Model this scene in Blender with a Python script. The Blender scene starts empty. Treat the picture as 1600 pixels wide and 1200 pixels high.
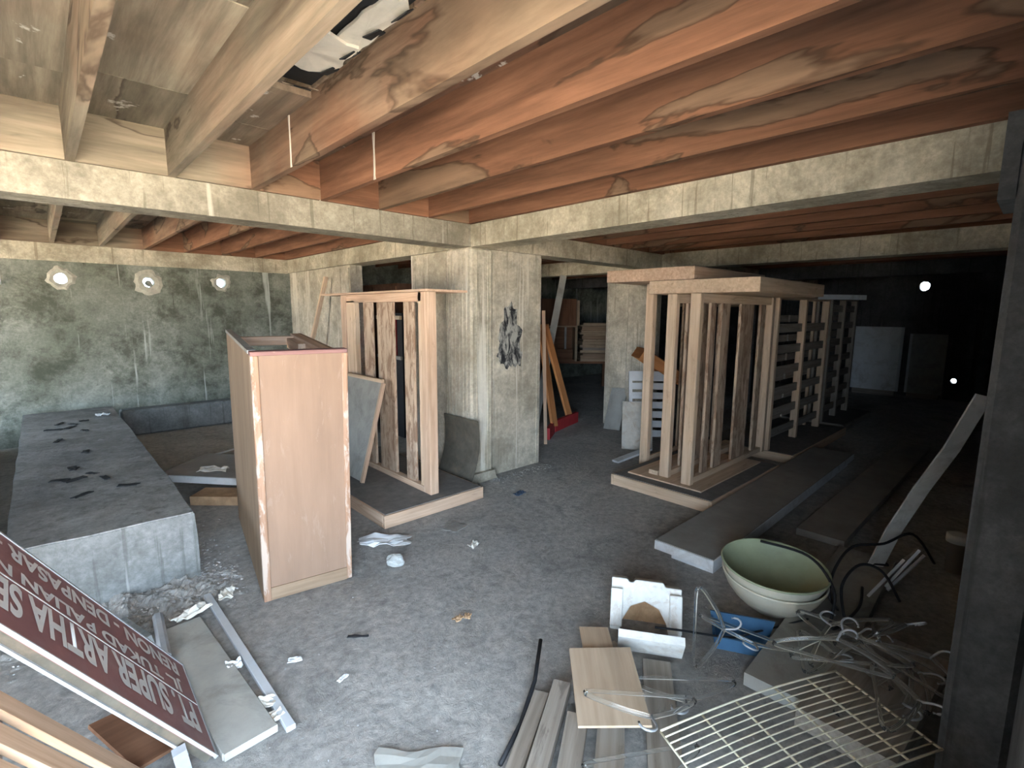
import bpy, bmesh, math, random
from mathutils import Vector, Matrix, Euler, noise as mnoise
random.seed(7)
R = math.radians
S = bpy.context.scene
COL = S.collection

# ------------------------------------------------------------------ camera
F_PX = 782.5
CAM = Vector((-2.848, -3.574, 1.6))
yaw, pit, rol = 0.8167, 0.1425, 0.0067
fw = Vector((math.cos(pit)*math.cos(yaw), math.cos(pit)*math.sin(yaw), -math.sin(pit)))
rt = Vector((math.sin(yaw), -math.cos(yaw), 0))
up = rt.cross(fw)
r2 = rt*math.cos(rol) + up*math.sin(rol)
u2 = up*math.cos(rol) - rt*math.sin(rol)
cd = bpy.data.cameras.new('camera'); cam = bpy.data.objects.new('camera', cd); COL.objects.link(cam)
cd.sensor_fit = 'HORIZONTAL'; cd.sensor_width = 36.0; cd.lens = 36.0*F_PX/1600.0
cd.clip_start = 0.02; cd.clip_end = 300
m3 = Matrix((r2, u2, -fw)).transposed()
cam.matrix_world = Matrix.Translation(CAM) @ m3.to_4x4()
S.camera = cam

# ------------------------------------------------------------------ sky, sun, exposure
W = bpy.data.worlds.new('sky'); S.world = W; W.use_nodes = True
bg = W.node_tree.nodes['Background']
bg.inputs[0].default_value = (0.64, 0.81, 1.0, 1); bg.inputs[1].default_value = 10.0
sd = bpy.data.lights.new('sun', 'SUN'); sun = bpy.data.objects.new('sun', sd); COL.objects.link(sun)
sd.energy = 90.0; sd.color = (1.0, 0.88, 0.72); sd.angle = R(1.0)
sun.rotation_euler = Vector((-0.45, -0.30, -0.84)).to_track_quat('-Z', 'Y').to_euler()
sun.location = (-6, -4, 9)
# daylight portal in the wide entrance behind the camera (guides the sampling of the sky only)
pd = bpy.data.lights.new('entrance_portal', 'AREA'); po = bpy.data.objects.new('entrance_portal', pd); COL.objects.link(po)
pd.shape = 'RECTANGLE'; pd.size = 3.15; pd.size_y = 2.15; pd.cycles.is_portal = True
po.location = (-3.83, -4.08, 1.08)
po.rotation_euler = Vector((0, 1, 0)).to_track_quat('-Z', 'Z').to_euler()
pd2 = bpy.data.lights.new('side_opening_portal', 'AREA'); po2 = bpy.data.objects.new('side_opening_portal', pd2); COL.objects.link(po2)
pd2.shape = 'RECTANGLE'; pd2.size = 1.45; pd2.size_y = 1.45; pd2.cycles.is_portal = True
po2.location = (-5.5, 3.42, 1.02)
po2.rotation_euler = Vector((1, 0, 0)).to_track_quat('-Z', 'Z').to_euler()
S.view_settings.view_transform = 'Standard'; S.view_settings.look = 'None'
S.view_settings.gamma = 1.0; S.view_settings.use_curve_mapping = False
S.view_settings.exposure = 1.65
S.cycles.max_bounces = 10; S.cycles.diffuse_bounces = 7; S.cycles.transmission_bounces = 8
S.cycles.sample_clamp_indirect = 6.0

# ------------------------------------------------------------------ material helpers
class NT:
    def __init__(s, name, rough=0.8, spec=0.3):
        s.m = bpy.data.materials.new(name); s.m.use_nodes = True
        s.t = s.m.node_tree; s.b = s.t.nodes['Principled BSDF']
        s.b.inputs['Roughness'].default_value = rough
        s.b.inputs['Specular IOR Level'].default_value = spec
    def n(s, typ, **kw):
        o = s.t.nodes.new(typ)
        for k, v in kw.items():
            if isinstance(k, str) and hasattr(o, k): setattr(o, k, v)
        return o
    def l(s, a, b): s.t.links.new(a, b)
    def coord(s, attr=None):
        if attr:
            a = s.n('ShaderNodeAttribute'); a.attribute_name = attr; return a.outputs['Vector']
        return s.n('ShaderNodeTexCoord').outputs['Object']
    def map(s, c, sc, loc=(0, 0, 0)):
        m = s.n('ShaderNodeMapping'); m.inputs['Scale'].default_value = sc; m.inputs['Location'].default_value = loc
        s.l(c, m.inputs[0]); return m.outputs[0]
    def noise(s, c, scale, detail=6, rough=0.6, dist=0.0):
        n = s.n('ShaderNodeTexNoise'); s.l(c, n.inputs['Vector'])
        n.inputs['Scale'].default_value = scale; n.inputs['Detail'].default_value = detail
        n.inputs['Roughness'].default_value = rough; n.inputs['Distortion'].default_value = dist
        return n.outputs[0]
    def ramp(s, f, stops):
        r = s.n('ShaderNodeValToRGB'); s.l(f, r.inputs[0]); e = r.color_ramp.elements
        while len(e) < len(stops): e.new(0.5)
        for i, (p, c) in enumerate(stops):
            e[i].position = p
            e[i].color = (c, c, c, 1) if not isinstance(c, tuple) else (*c, 1)
        return r.outputs[0]
    def mix(s, f, a, b, mode='MIX'):
        m = s.n('ShaderNodeMix'); m.data_type = 'RGBA'; m.blend_type = mode
        for v, i in ((f, 0), (a, 6), (b, 7)):
            if isinstance(v, (int, float)): m.inputs[i].default_value = v
            elif isinstance(v, tuple): m.inputs[i].default_value = (*v, 1)
            else: s.l(v, m.inputs[i])
        return m.outputs[2]
    def base(s, c):
        if isinstance(c, tuple): s.b.inputs['Base Color'].default_value = (*c, 1)
        else: s.l(c, s.b.inputs['Base Color'])
    def bump(s, h, strength=0.3, dist=0.01):
        b = s.n('ShaderNodeBump'); b.inputs['Strength'].default_value = strength; b.inputs['Distance'].default_value = dist
        s.l(h, b.inputs['Height']); s.l(b.outputs[0], s.b.inputs['Normal'])

def concrete(name, c1, c2, dark, light, big=1.3, sd=0.58, sl=0.66, ds=0.7, ls=0.7, bump=0.35, drip=15):
    t = NT(name, 0.92, 0.15); c = t.coord()
    a = t.ramp(t.noise(c, big, 9, 0.68, 0.4), [(0.36, c1), (0.62, c2)])
    fine = t.noise(c, 38, 5, 0.7)
    a = t.mix(0.55, a, t.ramp(fine, [(0.3, 0.55), (0.7, 1.25)]), 'MULTIPLY')
    mot = t.noise(t.map(c, (1, 1, 1), (9, 2, 6)), 6.5, 8, 0.75, 0.1)
    a = t.mix(0.6, a, t.ramp(mot, [(0.3, 0.5), (0.68, 1.3)]), 'MULTIPLY')
    pat = t.ramp(t.noise(t.map(c, (1, 1, 1), (4, 7, 2)), 2.1, 12, 0.78, 0.15), [(0.47, 0.0), (0.6, ds)])
    a = t.mix(pat, a, dark)
    st = t.noise(t.map(c, (drip, drip, drip*0.045), (3, 1, 0)), 1.0, 4, 0.6)
    a = t.mix(t.ramp(st, [(sd, 0.0), (sd+0.05, ds)]), a, dark)
    s2 = t.noise(t.map(c, (5.5, 5.5, 0.22), (11, 5, 0)), 1.0, 5, 0.65, 0.15)
    a = t.mix(t.ramp(s2, [(sl, 0.0), (sl+0.05, ls)]), a, light)
    t.base(a); t.bump(fine, bump, 0.006)
    return t.m

def wood(name, c1, c2, c3=None, stain=None, rough=0.75, fine=1.0, amt=0.6, lo=0.52, tint=None):
    t = NT(name, rough, 0.25); c = t.coord('gr')
    g = t.noise(t.map(c, (1.6, 34*fine, 34*fine)), 1.0, 5, 0.62, 0.35)
    a = t.ramp(g, [(0.32, c1), (0.66, c2)])
    v = t.noise(t.map(c, (1.0, 3.0, 3.0), (3, 3, 3)), 1.3, 4, 0.6)
    a = t.mix(0.5, a, t.ramp(v, [(0.3, 0.7), (0.7, 1.2)]), 'MULTIPLY')
    if c3:
        p = t.ramp(t.noise(t.map(c, (2.2, 9, 9), (1, 8, 5)), 2.0, 7, 0.7, 0.6), [(lo, 0.0), (lo+0.08, amt)])
        a = t.mix(p, a, c3)
    if stain:
        n = t.noise(c, 2.3, 6, 0.6, 1.0)
        a = t.mix(t.ramp(n, [(0.52, 0.0), (0.6, 0.55)]), a, stain)
    t.base(a); t.bump(g, 0.25, 0.003)
    return t.m

def plain(name, col, rough=0.6, spec=0.4, var=0.15, scale=9.0, metal=0.0, dirt=None):
    t = NT(name, rough, spec); c = t.coord()
    n = t.noise(c, scale, 6, 0.65)
    a = t.mix(1.0, col, t.ramp(n, [(0.3, 1-var), (0.7, 1+var)]), 'MULTIPLY')
    if dirt:
        d = t.ramp(t.noise(t.map(c, (1, 1, 1), (5, 2, 9)), scale*0.6, 7, 0.7, 0.7), [(0.5, 0.0), (0.68, 0.75)])
        a = t.mix(d, a, dirt)
    t.base(a); t.b.inputs['Metallic'].default_value = metal; t.bump(n, 0.12, 0.004)
    return t.m

# ------------------------------------------------------------------ materials
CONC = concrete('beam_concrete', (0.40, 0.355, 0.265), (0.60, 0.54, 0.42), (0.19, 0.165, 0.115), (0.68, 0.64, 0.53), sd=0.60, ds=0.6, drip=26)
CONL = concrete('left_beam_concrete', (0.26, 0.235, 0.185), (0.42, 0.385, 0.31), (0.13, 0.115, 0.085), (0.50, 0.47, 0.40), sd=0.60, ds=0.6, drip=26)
COLC = concrete('column_concrete', (0.43, 0.385, 0.305), (0.62, 0.56, 0.45), (0.23, 0.20, 0.15), (0.74, 0.69, 0.59), sd=0.60, sl=0.56, ds=0.55, ls=0.75, drip=20)
MOSS = concrete('mossy_wall_concrete', (0.15, 0.16, 0.125), (0.29, 0.30, 0.255), (0.06, 0.065, 0.045), (0.56, 0.58, 0.53), big=0.9, sd=0.66, sl=0.60, ds=0.8, ls=0.6)
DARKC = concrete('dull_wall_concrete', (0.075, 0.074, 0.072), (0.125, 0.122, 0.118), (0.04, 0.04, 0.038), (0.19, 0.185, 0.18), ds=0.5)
PLIN = concrete('plinth_concrete', (0.17, 0.175, 0.17), (0.25, 0.252, 0.245), (0.09, 0.09, 0.08), (0.32, 0.325, 0.31), sd=0.6, ds=0.5, bump=0.5)
DUSTC = concrete('plinth_dust_top', (0.20, 0.20, 0.195), (0.30, 0.30, 0.29), (0.11, 0.105, 0.095), (0.36, 0.36, 0.35), ds=0.5, bump=0.5)
def floor_mat():
    t = NT('cement_floor', 0.9, 0.2); c = t.coord()
    a = t.ramp(t.noise(c, 0.8, 10, 0.7, 0.5), [(0.33, (0.38, 0.36, 0.335)), (0.66, (0.58, 0.55, 0.51))])
    f = t.noise(c, 22, 8, 0.72)
    a = t.mix(0.7, a, t.ramp(f, [(0.28, 0.45), (0.72, 1.4)]), 'MULTIPLY')
    d = t.ramp(t.noise(t.map(c, (1, 1, 1), (7, 3, 1)), 3.2, 9, 0.75, 1.0), [(0.52, 0.0), (0.66, 0.6)])
    a = t.mix(d, a, (0.21, 0.20, 0.19))
    w = t.ramp(t.noise(t.map(c, (1, 1, 1), (2, 9, 4)), 60, 3, 0.6), [(0.66, 0.0), (0.72, 0.6)])
    a = t.mix(w, a, (0.5, 0.5, 0.49))
    t.base(a)
    h = t.noise(t.map(c, (1, 1, 1), (1, 1, 1)), 14, 10, 0.78, 0.3)
    t.bump(h, 1.0, 0.03); return t.m
FLOOR = floor_mat()

def ply_ceiling(name, grey, red, water):
    # old shuttering ply: the boards near the entrance have weathered grey, those deeper in stay red brown
    t = NT(name, 0.85, 0.2); c = t.coord('gr'); g = t.n('ShaderNodeTexCoord').outputs['Object']
    gr = t.noise(t.map(c, (1.2, 22, 22)), 1.0, 6, 0.65, 0.3)
    sx = t.n('ShaderNodeSeparateXYZ'); t.l(t.n('ShaderNodeNewGeometry').outputs['Position'], sx.inputs[0])
    mr = t.n('ShaderNodeMapRange'); t.l(sx.outputs[0], mr.inputs[0])
    mr.inputs[1].default_value = -2.05; mr.inputs[2].default_value = -1.15
    w = t.noise(t.map(g, (1, 1, 1), (3, 3, 3)), 0.9, 5, 0.6)
    ad = t.n('ShaderNodeMath'); ad.operation = 'ADD'; t.l(mr.outputs[0], ad.inputs[0]); t.l(w, ad.inputs[1])
    fac = t.ramp(ad.outputs[0], [(0.45, 0.0), (0.95, 1.0)])
    ga = t.ramp(gr, [(0.3, grey[0]), (0.7, grey[1])]); ra = t.ramp(gr, [(0.3, red[0]), (0.7, red[1])])
    a = t.mix(fac, ga, ra)
    n = t.noise(t.map(c, (0.7, 2.2, 2.2), (2, 2, 6)), 1.15, 5, 0.5, 0.5)
    a = t.mix(t.ramp(n, [(0.575, 0.0), (0.595, 0.5)]), a, water)
    a = t.mix(t.ramp(n, [(0.565, 0.0), (0.58, 0.7), (0.605, 0.0)]), a, (0.04, 0.025, 0.015))
    sm = t.noise(t.map(c, (0.5, 3.5, 3.5), (7, 3, 1)), 1.6, 6, 0.65, 0.4)
    a = t.mix(0.75, a, t.ramp(sm, [(0.3, 0.42), (0.62, 1.2)]), 'MULTIPLY')
    e = t.ramp(t.noise(t.map(g, (1, 1, 1), (8, 1, 0)), 5.5, 5, 0.6, 0.5), [(0.65, 0.0), (0.68, 0.8)])
    a = t.mix(e, a, (0.62, 0.58, 0.52)) if name == 'ceiling_ply' else a
    t.base(a); t.bump(gr, 0.2, 0.004); return t.m
JOIST = ply_ceiling('joist_ply', ((0.17, 0.14, 0.10), (0.30, 0.25, 0.185)), ((0.15, 0.070, 0.040), (0.26, 0.128, 0.075)), (0.20, 0.155, 0.105))
DECK = ply_ceiling('ceiling_ply', ((0.19, 0.155, 0.115), (0.38, 0.325, 0.24)), ((0.12, 0.066, 0.042), (0.20, 0.108, 0.07)), (0.10, 0.085, 0.06))
PALE = wood('pale_sawn_pine', (0.46, 0.30, 0.20), (0.66, 0.47, 0.34), (0.32, 0.20, 0.13), lo=0.6, amt=0.5)
PALE2 = wood('aged_sawn_pine', (0.56, 0.39, 0.26), (0.74, 0.56, 0.40), (0.33, 0.21, 0.135), lo=0.58, amt=0.5)
BARK = wood('barky_slat_wood', (0.40, 0.28, 0.195), (0.58, 0.44, 0.32), (0.23, 0.135, 0.085), lo=0.48, amt=0.8)
DULL = wood('grey_weathered_wood', (0.22, 0.185, 0.15), (0.36, 0.31, 0.26), (0.14, 0.11, 0.09), lo=0.58)
PEACH = wood('peach_plywood', (0.25, 0.162, 0.112), (0.28, 0.184, 0.128), (0.35, 0.255, 0.195), lo=0.58, amt=0.4, fine=0.6)
BROWNP = wood('brown_plywood', (0.25, 0.165, 0.105), (0.34, 0.24, 0.16), (0.18, 0.115, 0.07), lo=0.6)
TAPE = wood('scraped_edge_strip', (0.25, 0.14, 0.085), (0.40, 0.25, 0.17), (0.52, 0.44, 0.38), lo=0.5, amt=0.75)
MAUVE = wood('mauve_edge_strip', (0.22, 0.11, 0.10), (0.31, 0.18, 0.16), (0.62, 0.47, 0.38), lo=0.62)
CABI = wood('dark_cabinet_wood', (0.13, 0.060, 0.032), (0.21, 0.105, 0.058), fine=0.6)
ORANGE = wood('orange_stained_wood', (0.42, 0.16, 0.055), (0.55, 0.24, 0.09))
STACKW = wood('stacked_board_wood', (0.28, 0.20, 0.13), (0.42, 0.32, 0.22), (0.18, 0.12, 0.08), lo=0.55)
PINKW = wood('pinkish_pallet_wood', (0.55, 0.34, 0.21), (0.72, 0.49, 0.33), (0.42, 0.25, 0.16), lo=0.62, amt=0.5)
TANB = wood('tan_hardboard', (0.46, 0.34, 0.235), (0.56, 0.43, 0.31), (0.65, 0.56, 0.46), lo=0.68)
GREYF = plain('dusty_grey_fabric', (0.20, 0.185, 0.17), 0.95, 0.1, 0.2, 14)
GREYB = plain('dusty_grey_board', (0.34, 0.33, 0.30), 0.9, 0.15, 0.12, 7, dirt=(0.22, 0.21, 0.19))
WHITEB = plain('white_laminate', (0.72, 0.73, 0.74), 0.5, 0.4, 0.06, 7, dirt=(0.45, 0.43, 0.40))
DUSTY = plain('dusty_laminate_top', (0.30, 0.28, 0.255), 0.85, 0.2, 0.15, 5)
FOAM = plain('white_polystyrene', (0.78, 0.77, 0.73), 0.85, 0.2, 0.06, 30, dirt=(0.58, 0.50, 0.42))
CARD = plain('stained_brown_card', (0.45, 0.29, 0.17), 0.9, 0.1, 0.25, 12, dirt=(0.28, 0.16, 0.09))
CREAM = plain('cream_plastic', (0.66, 0.62, 0.50), 0.38, 0.5, 0.06, 5, dirt=(0.50, 0.46, 0.37))
GREEN = plain('greenish_plastic_lining', (0.34, 0.37, 0.235), 0.6, 0.35, 0.15, 6)
BLUE = plain('blue_plastic', (0.05, 0.135, 0.25), 0.5, 0.4, 0.15, 8)
REDP = plain('red_paint', (0.42, 0.035, 0.04), 0.6, 0.3, 0.15, 8)
BLACK = plain('black_rubber', (0.02, 0.02, 0.022), 0.6, 0.3, 0.2, 9)
STEEL = plain('dull_steel', (0.42, 0.43, 0.45), 0.5, 0.5, 0.12, 12, metal=0.3)
ALU = plain('pale_metal_strip', (0.50, 0.52, 0.54), 0.45, 0.5, 0.06, 10)
IVORY = plain('ivory_coated_wire', (0.74, 0.68, 0.52), 0.45, 0.4, 0.1, 20)
SIGNR = plain('faded_maroon_paint', (0.215, 0.085, 0.085), 0.45, 0.4, 0.12, 6, dirt=(0.26, 0.145, 0.14))
SIGNW = plain('sign_lettering_white', (0.60, 0.58, 0.56), 0.6, 0.3, 0.08, 10)
PAPER = plain('scrap_paper', (0.66, 0.62, 0.55), 0.9, 0.1, 0.12, 15, dirt=(0.48, 0.38, 0.28))
DARKM = plain('dark_curved_panel', (0.10, 0.09, 0.072), 0.75, 0.2, 0.3, 8, dirt=(0.16, 0.12, 0.085))
VOIDM = plain('torn_black_membrane', (0.018, 0.019, 0.02), 0.7, 0.3, 0.3, 8)
PLAST = plain('exposed_pale_plaster', (0.66, 0.61, 0.52), 0.9, 0.1, 0.12, 6, dirt=(0.50, 0.46, 0.38))
RIMP = plain('chipped_pale_mortar', (0.36, 0.34, 0.28), 0.95, 0.1, 0.25, 16)
GROUND = plain('sunlit_yard_ground', (0.42, 0.38, 0.32), 0.95, 0.1, 0.15, 2)
PVC = plain('white_pvc', (0.66, 0.66, 0.64), 0.45, 0.4, 0.08, 9, dirt=(0.42, 0.40, 0.37))
GRIT = plain('pale_grit', (0.46, 0.45, 0.44), 0.95, 0.1, 0.3, 30)
def clear_mat(name, col, tr=0.85):
    t = NT(name, 0.08, 0.5); t.base(col)
    t.b.inputs['Transmission Weight'].default_value = tr; t.b.inputs['IOR'].default_value = 1.32
    return t.m
CLEAR = clear_mat('clear_plastic', (0.93, 0.93, 0.90), 0.97)
BAGM = clear_mat('cloudy_clear_bag', (0.8, 0.82, 0.8), 0.55)

# ------------------------------------------------------------------ geometry helpers
def newbm():
    bm = bmesh.new(); bm.verts.layers.float_vector.new('gr'); return bm
def _gr(bm, vs, co):
    L = bm.verts.layers.float_vector['gr']; o = Vector((random.uniform(0, 40), random.uniform(0, 9), random.uniform(0, 9)))
    for v, c in zip(vs, co): v[L] = Vector(c) + o
BF = ((0, 3, 2, 1), (4, 5, 6, 7), (0, 1, 5, 4), (1, 2, 6, 5), (2, 3, 7, 6), (3, 0, 4, 7))
def box(bm, x0, x1, y0, y1, z0, z1):
    pts = [(x0, y0, z0), (x1, y0, z0), (x1, y1, z0), (x0, y1, z0), (x0, y0, z1), (x1, y0, z1), (x1, y1, z1), (x0, y1, z1)]
    vs = [bm.verts.new(p) for p in pts]
    for f in BF: bm.faces.new([vs[i] for i in f])
    d = (x1-x0, y1-y0, z1-z0); k = d.index(max(d)); o = [k, (k+1) % 3, (k+2) % 3]
    _gr(bm, vs, [(p[o[0]], p[o[1]], p[o[2]]) for p in pts]); return vs
def bar(bm, p, q, w, t, side=(0, 0, 1)):
    """board from p to q, w wide across `side`, t thick"""
    p, q = Vector(p), Vector(q); d = (q-p); L = d.length; d.normalize()
    s = Vector(side); s = (s - d*s.dot(d)).normalized(); n = d.cross(s)
    pts = []; loc = []
    for a in (0, L):
        for (b, c) in ((-1, -1), (1, -1), (1, 1), (-1, 1)):
            pts.append(p + d*a + s*(b*w/2) + n*(c*t/2)); loc.append((a, b*w/2, c*t/2))
    vs = [bm.verts.new(v) for v in pts]
    for f in BF: bm.faces.new([vs[i] for i in f])
    _gr(bm, vs, loc); bmesh.ops.recalc_face_normals(bm, faces=bm.faces); return vs
def tube(bm, pts, r, n=7, closed=False):
    pts = [Vector(p) for p in pts]; rings = []
    for i, p in enumerate(pts):
        a = pts[i-1] if (i or closed) else p; b = pts[(i+1) % len(pts)] if (i < len(pts)-1 or closed) else p
        d = (b-a).normalized(); s = d.cross(Vector((0, 0, 1)))
        if s.length < 0.05: s = d.cross(Vector((1, 0, 0)))
        s.normalize(); t = d.cross(s)
        rr = r[i] if isinstance(r, (list, tuple)) else r
        rings.append([bm.verts.new(p + s*math.cos(k*2*math.pi/n)*rr + t*math.sin(k*2*math.pi/n)*rr) for k in range(n)])
    for i in range(len(rings) - (0 if closed else 1)):
        A, B = rings[i], rings[(i+1) % len(rings)]
        for k in range(n): bm.faces.new((A[k], A[(k+1) % n], B[(k+1) % n], B[k]))
    if not closed:
        bm.faces.new(rings[0][::-1]); bm.faces.new(rings[-1])
    bmesh.ops.recalc_face_normals(bm, faces=bm.faces)
def spline(pts, k=6):
    P = [Vector(p) for p in pts]; P = [P[0]] + P + [P[-1]]; o = []
    for i in range(1, len(P)-2):
        for j in range(k):
            t = j/k; a, b, c, d = P[i-1:i+3]
            o.append(0.5*((2*b) + (c-a)*t + (2*a-5*b+4*c-d)*t*t + (3*b-a-3*c+d)*t**3))
    o.append(P[-2]); return o
def lathe(bm, prof, n=40):
    rings = []
    for (r, z) in prof:
        rings.append([bm.verts.new((r*math.cos(k*2*math.pi/n), r*math.sin(k*2*math.pi/n), z)) for k in range(n)])
    for A, B in zip(rings, rings[1:]):
        for k in range(n): bm.faces.new((A[k], A[(k+1) % n], B[(k+1) % n], B[k]))
    bm.faces.new(rings[0]); bm.faces.new(rings[-1]); bmesh.ops.recalc_face_normals(bm, faces=bm.faces)
def prism(bm, poly, h, M=None):
    """extrude 2d outline (x,z) by h along y"""
    A = [bm.verts.new((x, 0, z)) for x, z in poly]; B = [bm.verts.new((x, h, z)) for x, z in poly]
    bm.faces.new(A); bm.faces.new(B[::-1]); n = len(poly)
    for i in range(n): bm.faces.new((A[i], B[i], B[(i+1) % n], A[(i+1) % n]))
    _gr(bm, A+B, [tuple(v.co) for v in A+B])
    bmesh.ops.recalc_face_normals(bm, faces=bm.faces)
    if M is not None: bmesh.ops.transform(bm, matrix=M, verts=A+B)
def crumple(bm, nx, ny, w, h, amp, seed, thick=0.004, irregular=0.25):
    """irregular crumpled sheet with a real thickness lying at z=0"""
    o = Vector((seed*3.1, seed*1.7, seed*0.9)); T = []; 
    for lay in (0, 1):
        g = []
        for j in range(ny+1):
            row = []
            for i in range(nx+1):
                u, v = i/nx-0.5, j/ny-0.5
                e = 1 + irregular*mnoise.noise(Vector((math.atan2(v, u)*0.8, 0, 0))*1.7 + o)
                z = amp*(0.9 + mnoise.noise(Vector((u*4, v*4, 0)) + o)*0.9)
                row.append(bm.verts.new((u*w*e, v*h*e, max(0.001, z) + lay*thick)))
            g.append(row)
        T.append(g)
    for j in range(ny):
        for i in range(nx):
            a = T[0]; bm.faces.new((a[j][i], a[j+1][i], a[j+1][i+1], a[j][i+1]))
            b = T[1]; bm.faces.new((b[j][i], b[j][i+1], b[j+1][i+1], b[j+1][i]))
    ed = [(0, i) for i in range(nx)] + [(j, nx) for j in range(ny)] + [(ny, i) for i in range(nx, 0, -1)] + [(j, 0) for j in range(ny, 0, -1)]
    for k in range(len(ed)):
        p, q = ed[k], ed[(k+1) % len(ed)]
        bm.faces.new((T[0][p[0]][p[1]], T[0][q[0]][q[1]], T[1][q[0]][q[1]], T[1][p[0]][p[1]]))
    bmesh.ops.recalc_face_normals(bm, faces=bm.faces)

def tag(o, label=None, cat=None, group=None, kind=None):
    if label: o['label'] = label
    if cat: o['category'] = cat
    if group: o['group'] = group
    if kind: o['kind'] = kind
    return o
def base_of(o):
    return o.matrix_basis if o.parent is None else base_of(o.parent) @ o.matrix_basis
def obj(name, bm, mat, parent=None, smooth=False, world=True, bevel=0.0):
    """link bm as one mesh; with a parent, bm is given in world space unless world=False"""
    me = bpy.data.meshes.new(name)
    if bevel > 0:
        bmesh.ops.bevel(bm, geom=bm.edges[:], offset=bevel, segments=1, affect='EDGES', profile=0.5)
    if parent is not None and world:
        bmesh.ops.transform(bm, matrix=base_of(parent).inverted(), verts=bm.verts)
    bm.to_mesh(me); bm.free(); me.materials.append(mat)
    if smooth:
        for p in me.polygons: p.use_smooth = True
    o = bpy.data.objects.new(name, me); COL.objects.link(o)
    if parent is not None: o.parent = parent
    return o
def centre(o):
    """move a top-level mesh's origin to the middle of its base"""
    vs = [v.co for v in o.data.vertices]
    c = Vector(((min(v.x for v in vs)+max(v.x for v in vs))/2, (min(v.y for v in vs)+max(v.y for v in vs))/2, min(v.z for v in vs)))
    o.data.transform(Matrix.Translation(-c)); o.location = c; return o
def thing(name, label, cat, loc=(0, 0, 0), rot=(0, 0, 0), group=None):
    o = bpy.data.objects.new(name, None); COL.objects.link(o); o.location = loc; o.rotation_euler = rot
    o.empty_display_size = 0.1
    return tag(o, label, cat, group)
def pbox(name, mat, parent, *c, bevel=0.0, world=True):
    bm = newbm(); box(bm, *c); return obj(name, bm, mat, parent, bevel=bevel, world=world)
def pbar(name, mat, parent, p, q, w, t, side=(0, 0, 1), bevel=0.0, world=True):
    bm = newbm(); bar(bm, p, q, w, t, side); return obj(name, bm, mat, parent, bevel=bevel, world=world)
def struct(name, label, cat, mat, *boxes):
    bm = newbm()
    for b in boxes: box(bm, *b)
    return tag(obj(name, bm, mat), label, cat, kind='structure')
def copy_tree(o, parent=None):
    c = o.copy(); COL.objects.link(c); c.parent = parent
    for ch in list(o.children): copy_tree(ch, c)
    return c

# ------------------------------------------------------------------ setting
ZB, ZT, ZD = 2.17, 2.36, 2.615          # beam underside, joist underside, ceiling boards
XL, XR, YN, YF = -5.4, 9.7, -4.0, 4.53   # plan of the basement
XD = 3.2
# floor: gently uneven cement screed
bm = newbm(); nx, ny = 190, 108
G = [[bm.verts.new((XL+(XR-XL)*i/nx, YN+(YF-YN)*j/ny, -0.004+0.004*mnoise.noise(Vector((i*0.23, j*0.23, 0)))))
      for i in range(nx+1)] for j in range(ny+1)]
for j in range(ny):
    for i in range(nx): bm.faces.new((G[j][i], G[j][i+1], G[j+1][i+1], G[j+1][i]))
tag(obj('floor', bm, FLOOR, smooth=True), 'dusty grey cement floor strewn with grit', 'floor', kind='structure')
struct('yard_ground', 'sunlit bare ground outside the wide entrance', 'ground', GROUND, (-40, 40, -50, YN, -0.25, -0.06), (-40, XL, YN, 40, -0.25, -0.06))
struct('wall_left', 'plain concrete side wall with a wide opening, beyond the plinth', 'wall', DARKC, (XL-0.2, XL, YN, 2.7, -0.1, 2.9), (XL-0.2, XL, 4.15, YF+0.2, -0.1, 2.9), (XL-0.2, XL, 2.7, 4.15, -0.1, 0.3), (XL-0.2, XL, 2.7, 4.15, 1.75, 2.9))
struct('wall_entrance_blocker', 'dark concrete wall right of the entrance opening, unseen and thickened to block daylight', 'wall', DARKC,  # unseen; thickness added to keep daylight off the right beam and ceiling
       (-2.25, XR+0.2, YN-0.2, -3.63, -0.1, 2.9), (XL-0.2, -2.25, YN-0.2, YN, 2.17, 2.9))

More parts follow.
